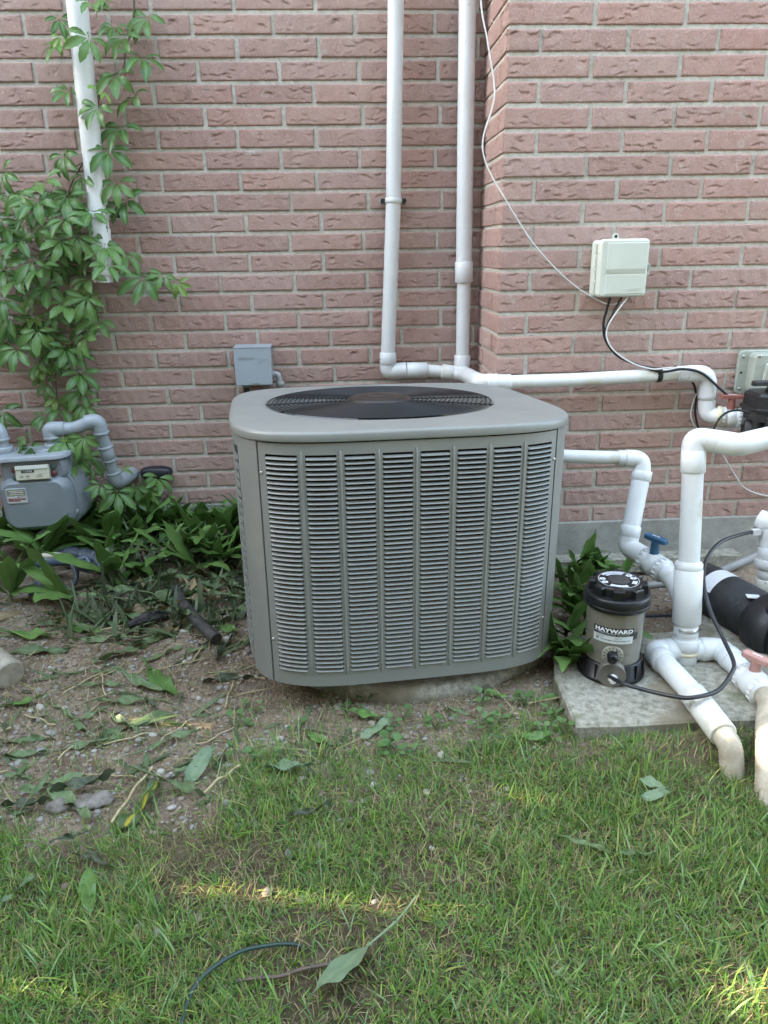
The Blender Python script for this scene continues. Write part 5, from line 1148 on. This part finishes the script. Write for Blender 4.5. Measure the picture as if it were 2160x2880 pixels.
# lizard lying along the log: tail, body, head, legs as one skin of tubes
m = MB(); p = spline([(-1.12, 2.40, .045), (-1.07, 2.39, .070), (-1.02, 2.385, .080), (-.965, 2.38, .076), (-.93, 2.37, .070), (-.905, 2.35, .070), (-.885, 2.33, .066), (-.872, 2.315, .058)], 5)
rd = [.82*q for q in (.006, .010, .014, .018, .021, .024, .026, .027, .027, .027, .026, .025, .024, .022, .020, .018, .016, .0155, .0155, .016, .018, .021, .024, .025, .025, .024, .023, .022, .020, .018, .016, .013, .011, .008, .006, .002)]
m.tube(p, [rd[min(i, len(rd)-1)] for i in range(len(p))], 14)
for a_, b_, c_ in (((-.95, 2.375, .07), (-.925, 2.335, .045), (-.935, 2.315, .015)), ((-.95, 2.39, .07), (-.915, 2.41, .075), (-.90, 2.395, .055)), ((-1.06, 2.385, .06), (-1.04, 2.345, .04), (-1.05, 2.325, .012))):
    m.tube(spline([a_, b_, c_], 5), [.010]*5+[.008]*5+[.006], 8)
lz = m.build('lizard', M_ORN, OR)
m = MB(); q = [V(v)+V((0, -.004, .022)) for v in spline([(-1.09, 2.395, .056), (-1.04, 2.386, .0755), (-.98, 2.380, .078), (-.945, 2.375, .069)], 5)]; m.tube(q, [.004, .008, .011, .012, .012, .012, .012, .012, .012, .011, .010, .009, .008, .007, .005, .003], 8); m.build('back_stripe', M_ORC, lz)
for s_ in (-1, 1):
    m = MB(); blob(m, (-.893+s_*.013, 2.327-s_*.004, .083), (.0045, .0045, .0045), n=10, k=6); m.build('eye', M_ORC, lz)
# turtle in front
m = MB(); blob(m, (-1.005, 2.285, .030), (.048, .040, .034), Matrix.Rotation(.35, 3, 'Z'), 24, 12, lambda p: 1+(.04*math.cos(6*math.atan2(p.y, p.x)) if p.z > -.2 else -.1)); tu = m.build('turtle', M_ORN, OR)
for (x, y, rz_) in ((-1.045, 2.245, .6), (-.972, 2.232, -.5), (-.958, 2.300, .2), (-1.055, 2.30, .2)):
    m = MB(); m.tube([(-1.005+(x+1.005)*.45, 2.285+(y-2.285)*.45, .026), (x, y, .018), (x+.006, y-.010, .004)], [.013, .012, .008], 10); m.build('leg', M_ORN, tu)
m = MB(); blob(m, (-1.020, 2.228, .024), (.014, .018, .012)); m.build('head', M_ORN, tu)
m = MB(); m.tube([(-1.022, 2.212, .024), (-1.019, 2.203, .020), (-1.014, 2.197, .010)], [.007, .005, .002], 8); m.build('snout', M_ORC, tu)

m = MB(); p = spline([(-.590, 2.30, -.01), (-.565, 2.20, .040), (-.515, 2.07, .048), (-.440, 1.945, .040), (-.385, 1.868, .034)], 8)
m.tube(p, [.0165+(.0006 if i % 2 else 0) for i in range(len(p))], 18, False)
e_ = p[-1]; d_ = (p[-1]-p[-2]).normalized(); m.lathe([(.0165, 0), (.0135, 0), (.0130, -.05)], e_, d_, 18); m.v = m.v
o = m.build('drain_hose', pm('old_black_hose', (.030, .030, .030), .6, col2=(.055, .053, .048), vs=40, spots=[(70, .62, (.12, .11, .09), .5)])); tag(o, 'short curved black drain hose end poking out of the cuttings', 'hose')
m = MB(); rb_ = random.Random(9); p = spline([(-.672, 2.015, .012), (-.64, 2.03, .018), (-.60, 2.045, .022), (-.565, 2.06, .016)], 4); m.tube(p, [.008+.010*math.sin(math.pi*i/len(p))+.004*rb_.random() for i in range(len(p))], 9, True, False)
tag(m.build('bark_chunk', pm('charred_bark', (.018, .017, .017), .6, bump=1.0, bs=70, spots=[(60, .6, (.09, .09, .09), .6)])), 'dark charred piece of bark on the soil', 'bark')
m = MB(); blob(m, (-.845, 2.66, .045), (.030, .020, .018), fn=lambda p: 1+.25*math.sin(9*p.x+5*p.z)); tag(m.build('soil_clod', pm('dark_clod', (.012, .011, .012), .8)), 'small black clod among the leaves by the foundation', 'clod')
HL = thing('pool_hose_end', 'thick beige ribbed hose end entering from the left edge', 'hose', (-.95, 1.78, .0))
m = MB(); p = spline([(-1.22, 1.93, .07), (-1.08, 1.87, .055), (-.985, 1.805, .042), (-.915, 1.745, .030)], 14)
m.tube(p, [.036+(.0024 if (i//2) % 2 else -.0012) for i in range(len(p))], 26); m.build('hose', M_BEIGE, HL)
m = MB(); m.collar((-.955, 1.779, .036), (-.900, 1.732, .027), .0405, .004); m.build('cuff', pm('hose_cuff', (.36, .33, .26), .6, col2=(.26, .235, .18), vs=40), HL)
m = MB(); blob(m, (-.945, 1.600, .016), (.035, .022, .02), fn=lambda p: 1+.2*math.sin(8*p.x+4*p.y)); tag(m.build('rubber_scrap', M_BLACKD), 'dark scrap half hidden under leaves at the left edge', 'scrap')
# green hose and twigs in the foreground grass
m = MB(); p = spline([(-.275, .66, .010), (-.266, .774, .016), (-.259, .822, .018), (-.238, .852, .018), (-.196, .880, .018), (-.150, .890, .016), (-.112, .894, .010), (-.09, .895, -.010)], 8); m.tube(p, .0034, 10)
tag(m.build('garden_hose', pm('dark_green_hose', (.020, .048, .040), .42)), 'thin dark green hose curving through the foreground grass', 'hose')
M_TWIG = pm('twig_bark', (.14, .105, .08), .8, col2=(.08, .06, .05), vs=50)
M_STRAW = pm('dry_stalk', (.44, .38, .22), .7, col2=(.34, .27, .15), vs=40)
def stick(x, y, ln, az, r, mat, label, cat='twig', lift=.016, group=None):
    m = MB(); pts = []; k = random.Random(int(x*1000+y*77))
    for i in range(6):
        s_ = i/5; px_, py_ = x+ln*s_*math.cos(az)+k.uniform(-.004, .004), y+ln*s_*math.sin(az)+k.uniform(-.004, .004)
        pts.append((px_, py_, float(gz(px_, py_))+lift))
    m.tube(spline(pts, 3), r, 6); return tag(m.build('twig' if cat == 'twig' else 'stalk', mat), label, cat, group)
stick(-.20, .838, .17, .12, .0030, M_TWIG, 'thin brown twig in the grass beside the green hose')
stick(-.49, 1.19, .17, 1.30, .0030, M_STRAW, 'long pale stalk rising towards the striped leaf', 'stalk')
stick(-.32, 1.26, .11, .9, .0030, M_STRAW, 'pale straight stalk lying across dark limp leaves', 'stalk')
STK = []
for k in range(30):
    x, y = R.uniform(-.95, -.25), R.uniform(1.30, 2.1)
    stick(x, y, R.uniform(.05, .14), R.uniform(0, 6.28), R.uniform(.0012, .0024), M_STRAW, 'thin dry stalk lying on the bare soil', 'stalk', .008, 'dry stalks on the soil') if False else STK.append((stick(x, y, R.uniform(.05, .14), R.uniform(0, 6.28), R.uniform(.0012, .0024), M_STRAW, 'stalk', 'stalk', .008, 'dry stalks on the soil'), x, y, 'thin dry stalk on the bare soil'))
rank_labels(STK, 4)
stick(.42, 1.50, .10, .5, .0022, M_STRAW, 'dry stalk under the right corner of the unit', 'stalk')

# ---------------------------------------------------------------- ground sheet
def ground_material():
    m = bpy.data.materials.new('soil_and_turf'); m.use_nodes = True; t = m.node_tree; L = t.links; N = t.nodes.new
    b = t.nodes['Principled BSDF']; b.inputs['Roughness'].default_value = .95; b.inputs['Specular IOR Level'].default_value = .15
    tc = N('ShaderNodeTexCoord')
    def noise(sc, det=5, rg=.6):
        n = N('ShaderNodeTexNoise'); n.inputs['Scale'].default_value = sc; n.inputs['Detail'].default_value = det; n.inputs['Roughness'].default_value = rg; L.new(tc.outputs['Object'], n.inputs['Vector']); return n
    def ramp(src, stops):
        r = N('ShaderNodeValToRGB'); e = r.color_ramp.elements
        while len(e) < len(stops): e.new(.5)
        for k, (p, c) in enumerate(stops): e[k].position = p; e[k].color = (*c, 1)
        L.new(src, r.inputs[0]); return r.outputs[0]
    def mix(f, a, c, mode='MIX'):
        x = N('ShaderNodeMixRGB'); x.blend_type = mode
        for i, q in ((0, f), (1, a), (2, c)):
            if isinstance(q, float): x.inputs[i].default_value = q
            elif isinstance(q, tuple): x.inputs[i].default_value = (*q, 1)
            else: L.new(q, x.inputs[i])
        return x.outputs[0]
    soil = ramp(noise(7).outputs['Fac'], [(.3, (.215, .160, .113)), (.5, (.340, .262, .192)), (.7, (.465, .375, .288))])
    crumbs = ramp(noise(90, 4, .75).outputs['Fac'], [(.33, (.45, .43, .42)), (.5, (1, 1, 1)), (.68, (1.4, 1.38, 1.34))])
    soil = mix(.9, soil, crumbs, 'MULTIPLY')
    turf = ramp(noise(30, 6, .7).outputs['Fac'], [(.3, (.060, .050, .028)), (.5, (.120, .098, .058)), (.72, (.215, .175, .110))])
    at = N('ShaderNodeAttribute'); at.attribute_name = 'Turf'
    c = mix(at.outputs['Fac'], soil, turf); L.new(c, b.inputs['Base Color'])
    bp = N('ShaderNodeBump'); bp.inputs['Strength'].default_value = 1.0; bp.inputs['Distance'].default_value = .011
    ad = N('ShaderNodeMath'); ad.operation = 'ADD'; L.new(noise(70, 6, .75).outputs['Fac'], ad.inputs[0]); L.new(noise(260, 4, .7).outputs['Fac'], ad.inputs[1]); L.new(ad.outputs[0], bp.inputs['Height']); L.new(bp.outputs[0], b.inputs['Normal'])
    return m
def turf_zone(x, y):
    e_ = np.interp(x, [-1.4, -.75, -.45, -.30, -.15, .15, .45, .55, .7, .95, 1.4], [1.23, 1.19, 1.15, 1.22, 1.31, 1.33, 1.33, 1.32, 1.32, 1.34, 1.36])
    return np.where(np.asarray(y) > 2.84, 0, sstep(.16, -.16, np.asarray(y)-e_-.16*(vnoise(x, y, 7.)-.5)))*.92
def turf_amount(x, y):
    """0 bare soil .. 1 full lawn"""
    x = np.asarray(x, float); y = np.asarray(y, float)
    edge = np.interp(x, [-1.4, -.75, -.45, -.30, -.15, .15, .45, .55, .7, .95, 1.4], [1.22, 1.18, 1.13, 1.20, 1.28, 1.30, 1.30, 1.32, 1.33, 1.35, 1.36])
    n = .16*(vnoise(x, y, 7.)-.5)+.10*(vnoise(x+3, y+8, 18.)-.5)
    f_ = sstep(.20, -.16, y-edge-n*1.4)
    pat = .55*vnoise(x+1, y+2, 5.)+.45*vnoise(x+4, y, 13.)
    f_ = f_*(1-.80*sstep(.46, .66, pat)*sstep(.55, -.25, x))*(1-.45*sstep(.52, .68, pat))
    return np.where((y > 2.84) & (x < 30), 0, f_)
gx_ = np.concatenate([-np.geomspace(150, 1.7, 22), np.arange(-1.62, 1.72, .016), np.geomspace(1.75, 150, 22)])
gy_ = np.concatenate([-np.geomspace(150, .15, 26), np.arange(.02, .55, .05), np.arange(.58, 2.92, .016), np.geomspace(3.0, 150, 20)])
X_, Y_ = np.meshgrid(gx_, gy_, indexing='ij'); Z_ = gz(X_, Y_)
nx_, ny_ = X_.shape; co = np.stack([X_, Y_, Z_], -1).reshape(-1, 3)
ii = np.arange(nx_*ny_).reshape(nx_, ny_); fa = np.stack([ii[:-1, :-1], ii[1:, :-1], ii[1:, 1:], ii[:-1, 1:]], -1).reshape(-1, 4)
def npmesh(name, co, fa, mat, smooth=False):
    me = bpy.data.meshes.new(name); k = fa.shape[1]
    me.vertices.add(len(co)); me.vertices.foreach_set('co', co.astype(np.float32).ravel())
    me.loops.add(fa.size); me.loops.foreach_set('vertex_index', fa.astype(np.int32).ravel())
    me.polygons.add(len(fa)); me.polygons.foreach_set('loop_start', np.arange(0, fa.size, k, dtype=np.int32))
    me.update(calc_edges=True)
    me.polygons.foreach_set('use_smooth', np.full(len(fa), smooth))
    me.materials.append(mat); return me
me = npmesh('ground', co, fa, ground_material(), True)
a_ = me.attributes.new('Turf', 'FLOAT', 'POINT'); a_.data.foreach_set('value', turf_zone(X_, Y_).ravel().astype(np.float32))
tag(place('ground', me), kind='structure')

# ---------------------------------------------------------------- grass
def blades(n, xr, yr, lmin, lmax, wmin, wmax, dens, cols, bend, lay, seed, name, label, jitter=.25, clump=True, flat=False):
    r = np.random.default_rng(seed)
    x = r.uniform(*xr, n*2); y = r.uniform(*yr, n*2)
    keep = r.random(n*2) < dens(x, y); x, y = x[keep][:n], y[keep][:n]; n = len(x)
    if clump:
        x = x+.012*(vnoise(x, y, 60.)-.5); y = y+.012*(vnoise(x+7, y, 60.)-.5)
    z = gz(x, y)-.002
    az = r.uniform(0, 2*np.pi, n)+2.2*vnoise(x, y, 5.)
    ln = r.uniform(lmin, lmax, n)*(.7+.6*vnoise(x+2, y+4, 9.)); wd = r.uniform(wmin, wmax, n)
    th0 = r.uniform(1.30, 1.57, n) if flat else r.uniform(0, lay, n); th1 = th0+r.uniform(.2, 1.0, n)*bend          # lean at the root and at the tip
    side = np.stack([-np.sin(az), np.cos(az)], -1); dirv = np.stack([np.cos(az), np.sin(az)], -1)
    S_ = 4; pts = np.zeros((n, S_, 2, 3)); px_ = x.copy(); py_ = y.copy(); pz_ = z.copy()
    for k in range(S_):
        w_ = wd*[1.0, .95, .7, .08][k]*.5
        for q, sg in enumerate((-1, 1)):
            pts[:, k, q, 0] = px_+sg*side[:, 0]*w_; pts[:, k, q, 1] = py_+sg*side[:, 1]*w_; pts[:, k, q, 2] = pz_
        th = np.minimum(th0+(th1-th0)*(k/(S_-1)), 1.75); st = ln/(S_-1)
        px_ = px_+dirv[:, 0]*np.sin(th)*st; py_ = py_+dirv[:, 1]*np.sin(th)*st; pz_ = pz_+np.cos(th)*st
        pz_ = np.maximum(pz_, gz(px_, py_)+.003)
    co = pts.reshape(-1, 3); b = (np.arange(n)*S_*2)[:, None]
    fa = np.concatenate([np.stack([b[:, 0]+2*k, b[:, 0]+2*k+1, b[:, 0]+2*k+3, b[:, 0]+2*k+2], -1) for k in range(S_-1)])
    me = npmesh(name, co, fa, leafmat('grass_blades', (0, 0, 0), (0, 0, 0), .5, .30, attr=True), True)
    ci = r.choice(len(cols), n, p=[c[1] for c in cols]); base = np.array([c[0] for c in cols])[ci]
    base = base*(1+jitter*(r.random((n, 1))-.5)*2)
    col = np.ones((n, S_*2, 4)); col[:, :, :3] = base[:, None, :]
    at = me.color_attributes.new('Col', 'FLOAT_COLOR', 'POINT'); at.data.foreach_set('color', col.astype(np.float32).ravel())
    o = place(name, me); return tag(o, label, 'grass', None, 'stuff')
GREENS = [((.118, .240, .040), .29), ((.165, .295, .048), .25), ((.092, .205, .055), .20), ((.24, .35, .055), .10), ((.170, .265, .115), .09), ((.38, .32, .13), .07)]
DRY = [((.40, .34, .18), .40), ((.27, .22, .12), .35), ((.20, .19, .09), .25)]
blades(84000, (-1.35, 1.35), (.45, 1.62), .016, .040, .0012, .0027, lambda x, y: .04+.96*turf_amount(x, y), GREENS, 1.0, 1.5, 21, 'lawn_grass', 'short patchy green lawn grass in front of the unit')
LONGB = [((.165, .290, .065), .40), ((.205, .315, .140), .20), ((.120, .235, .050), .28), ((.32, .36, .10), .12)]
blades(6000, (-1.35, 1.35), (.45, 1.50), .035, .068, .0024, .0042, lambda x, y: turf_amount(x, y)*(.35+.65*sstep(.35, .7, vnoise(x+6, y+3, 3.))), LONGB, .8, 1.45, 28, 'long_grass', 'longer flopped grass blades across the lawn')
blades(40000, (-1.35, 1.35), (.45, 1.75), .015, .045, .0008, .0018, lambda x, y: .10+.62*turf_zone(x, y), DRY, .5, 1.55, 22, 'dry_thatch', 'dry straw-coloured thatch between the green blades')
blades(9000, (-2.8, 2.8), (-1.5, .47), .025, .07, .003, .006, lambda x, y: np.ones_like(x), GREENS, 1.0, 1.0, 23, 'nearer_lawn_grass', 'lawn grass behind the camera position')
blades(2600, (-.95, .5), (1.45, 2.3), .02, .06, .0009, .0018, lambda x, y: .8*(1-sstep(-.30, -.10, x)*sstep(1.5, 1.6, y)), DRY, .5, 1.57, 24, 'soil_litter', 'fine dry straw litter on the bare soil')

STEMC = [((.30, .33, .14), .45), ((.20, .27, .10), .30), ((.42, .36, .22), .25)]
SHRED = [((.085, .125, .06), .4), ((.13, .18, .09), .35), ((.055, .07, .04), .15), ((.24, .19, .11), .10)]
hp = lambda x, y: np.clip((1-turf_amount(x, y))*(.15+1.1*vnoise(x+2, y+6, 4.))*np.where((x > -.30) & (y > 1.5), .12, 1), 0, 1)
blades(600, (-1.15, .45), (1.25, 2.65), .05, .15, .0016, .0034, hp, STEMC, .25, 1.57, 25, 'cut_stems', 'pale green stems strewn with the cuttings on the soil', flat=True)
blades(200, (-1.15, .30), (1.22, 2.65), .04, .12, .006, .018, hp, SHRED, .3, 1.57, 26, 'leaf_shreds', 'trampled shreds of cut leaves on the soil', flat=True)
blades(520, (-.85, -.33), (1.95, 2.62), .05, .14, .006, .020, lambda x, y: np.ones_like(x), SHRED, .8, 1.57, 27, 'cutting_heap', 'loose heap of thin leaf cuttings beside the unit')
# ---------------------------------------------------------------- stones
M_ST = [pm('pebble_%s' % n_, c_, .8, det_amt=.25, vs=60, bump=.3, bs=150) for n_, c_ in (('tan', (.30, .255, .195)), ('grey', (.29, .28, .255)), ('pale', (.47, .44, .39)), ('brown', (.20, .155, .12)))]
def pebble_geo(seed, nseg=9, k=6):
    m = MB(); q = np.random.default_rng(seed); sx, sy, sz = q.uniform(.75, 1.25), q.uniform(.65, 1.0), q.uniform(.35, .6); a, b, c = q.uniform(0, 6, 3)
    blob(m, (0, 0, 0), (sx, sy, sz), None, nseg, k, lambda p: 1+.10*math.sin(3*p.x+a)*math.cos(2*p.y+b)+.06*math.sin(5*p.z+c))
    return m
PB = [[pebble_geo(k).mesh('pebble', mt) for k in range(4)] for mt in M_ST]
def pebble_ok(x, y):
    if math.hypot(x-.13, y-2.0) < .40 and y > 1.6: return False
    if x > .49 and 1.37 < y < 1.82: return False
    return True
rp_ = random.Random(77); cnt = 0; PBL = {}
while cnt < 142:
    if cnt < 110: x, y = rp_.uniform(-.85, .20), rp_.uniform(1.28, 2.0)
    elif cnt < 130: x, y = rp_.uniform(-.80, .15), rp_.uniform(.92, 1.3)
    else: x, y = rp_.uniform(.42, 1.02), rp_.uniform(1.84, 2.3)
    if not pebble_ok(x, y): continue
    if x > -.28 and y > 1.62 and x < .42: continue
    s_ = rp_.uniform(.006, .0135); z = float(gz(x, y))+s_*.15
    soil_ = y > 1.3
    place_ = place('pebble', rp_.choice(PB[rp_.choice((0, 0, 1, 1, 2, 2, 3))]), None, (x, y, z-(.001 if not soil_ else 0)), (rp_.uniform(-.3, .3), rp_.uniform(-.3, .3), rp_.uniform(0, 6)), (s_,)*3)
    if x > .42: tag(place_, 'stone', 'stone', 'stones behind the feeder'); PBL.setdefault(0, []).append((place_, x, y, 'small stone on the soil behind the feeder'))
    elif soil_: tag(place_, 'stone', 'stone', 'pebbles on the soil'); PBL.setdefault(1, []).append((place_, x, y, 'small rounded pebble on the soil'))
    else: tag(place_, 'stone', 'stone', 'pebbles in the grass'); PBL.setdefault(2, []).append((place_, x, y, 'small pebble in the patchy grass'))
    cnt += 1
for it in PBL.values(): rank_labels(it, 5 if len(it) > 40 else 2)
def scatter(name, n, size, mats, label, seed, dens, xr, yr):
    r = np.random.default_rng(seed); geo = [pebble_geo(50+k, 6, 4) for k in range(5)]
    V_ = [np.array(g.v) for g in geo]; F_ = [np.array(g.f) for g in geo]
    cos = []; fas = []; b = 0; mi = []
    x = r.uniform(*xr, n*3); y = r.uniform(*yr, n*3); kp = r.random(n*3) < dens(x, y); x, y = x[kp][:n], y[kp][:n]; z = gz(x, y)
    for i in range(len(x)):
        k = r.integers(5); s_ = r.uniform(*size)*r.uniform(.5, 1); a = r.uniform(0, 6.28); c, s = math.cos(a), math.sin(a)
        v = V_[k]*s_; v = np.stack([v[:, 0]*c-v[:, 1]*s+x[i], v[:, 0]*s+v[:, 1]*c+y[i], v[:, 2]+z[i]+s_*.1], -1)
        cos.append(v); fas.append(F_[k]+b); b += len(v); mi += [r.integers(len(mats))]*len(F_[k])
    me = npmesh(name, np.concatenate(cos), np.concatenate(fas), mats[0], True)
    for mt in mats[1:]: me.materials.append(mt)
    me.polygons.foreach_set('material_index', np.array(mi, dtype=np.int32))
    return tag(place(name, me), label, 'gravel', None, 'stuff')
M_CR = [pm('soil_crumb', (.26, .215, .165), .95), pm('soil_crumb_dark', (.17, .135, .105), .95), M_ST[0], M_ST[1]]
soilmask = lambda x, y: np.clip((1-turf_amount(x, y))*(.25+.9*vnoise(x+4, y+1, 6.)), .05, 1)*np.where(((x-.13)**2+(y-2.0)**2 < .15) | ((x > .49) & (y < 1.82)), 0, 1)
scatter('fine_gravel', 6800, (.0025, .0090), M_CR, 'fine gravel and soil crumbs on the bare ground', 31, soilmask, (-1.2, .55), (1.15, 2.4))
scatter('soil_rubble', 900, (.003, .010), M_CR, 'loose soil lumps on the ground behind the feeder', 32, lambda x, y: np.where((x > .52) & (y < 1.81), 0, 1.0), (.45, 1.2), (1.5, 2.45))
# one flat grey rock and its neighbours
m = MB(); blob(m, (-.545, 1.268, float(gz(-.545, 1.268))+.008), (.040, .025, .011), Matrix.Rotation(.3, 3, 'Z'), 22, 12, lambda p: 1+.16*math.sin(5*p.x+1)*math.cos(4*p.y)+.12*math.sin(9*p.x+7*p.y)+.06*math.sin(17*p.x-13*p.y))
tag(m.build('flat_rock', pm('grey_rock', (.24, .22, .195), .88, col2=(.14, .125, .105), vs=40, bump=1.0, bs=90)), 'flat grey rock at the edge of the grass on the left', 'stone')
m = MB(); blob(m, (-.615, 1.262, float(gz(-.615, 1.262))+.006), (.028, .020, .014), None, 14, 8, lambda p: 1+.12*math.sin(6*p.x+2)); tag(m.build('flat_rock', MATS['grey_rock']), 'smaller grey rock left of the flat rock', 'stone')

# ---------------------------------------------------------------- small weeds at the foot of the pad
M_WEED = leafmat('weed_leaf', (.085, .165, .05), (.13, .23, .08), .5, .25, vs=30)
def weed_mesh(seed):
    r = random.Random(seed); m = MB()
    for k in range(r.randint(6, 10)):
        a = r.uniform(0, 6.28); l_ = r.uniform(.008, .020); el = r.uniform(.2, 1.0); d = V((math.cos(a)*math.cos(el), math.sin(a)*math.cos(el), math.sin(el))); s = V((-math.sin(a), math.cos(a), 0)); b = V((0, 0, r.uniform(0, .02)))+d*.012; w_ = l_*.38; up_ = V((0, 0, -.15*l_))
        m.tube([V((0, 0, 0)), b*.6, b], .0006, 4, False)
        m.add([b, b+d*l_*.3+s*w_*.8, b+d*l_*.65+s*w_+up_, b+d*l_+up_*2, b+d*l_*.65-s*w_+up_, b+d*l_*.3-s*w_*.8], [(0, 1, 2, 3), (0, 3, 4, 5)])
    return m.mesh('weed', M_WEED)
WM = [weed_mesh(k) for k in range(4)]; WL = []
for k in range(34):
    x, y = (R.uniform(.05, .62), R.uniform(1.36, 1.55)) if k < 24 else (R.uniform(-.3, .2), R.uniform(1.35, 1.6))
    if x > .49 and y > 1.38: continue
    s_ = R.uniform(.8, 1.5); o = place('weed', R.choice(WM), None, (x, y, float(gz(x, y))), (0, 0, R.uniform(0, 6)), (s_,)*3)
    tag(o, 'weed', 'weed', 'weeds before the unit'); WL.append((o, x, y, 'tiny round-leaved weed before the unit'))

rank_labels(WL, 3)
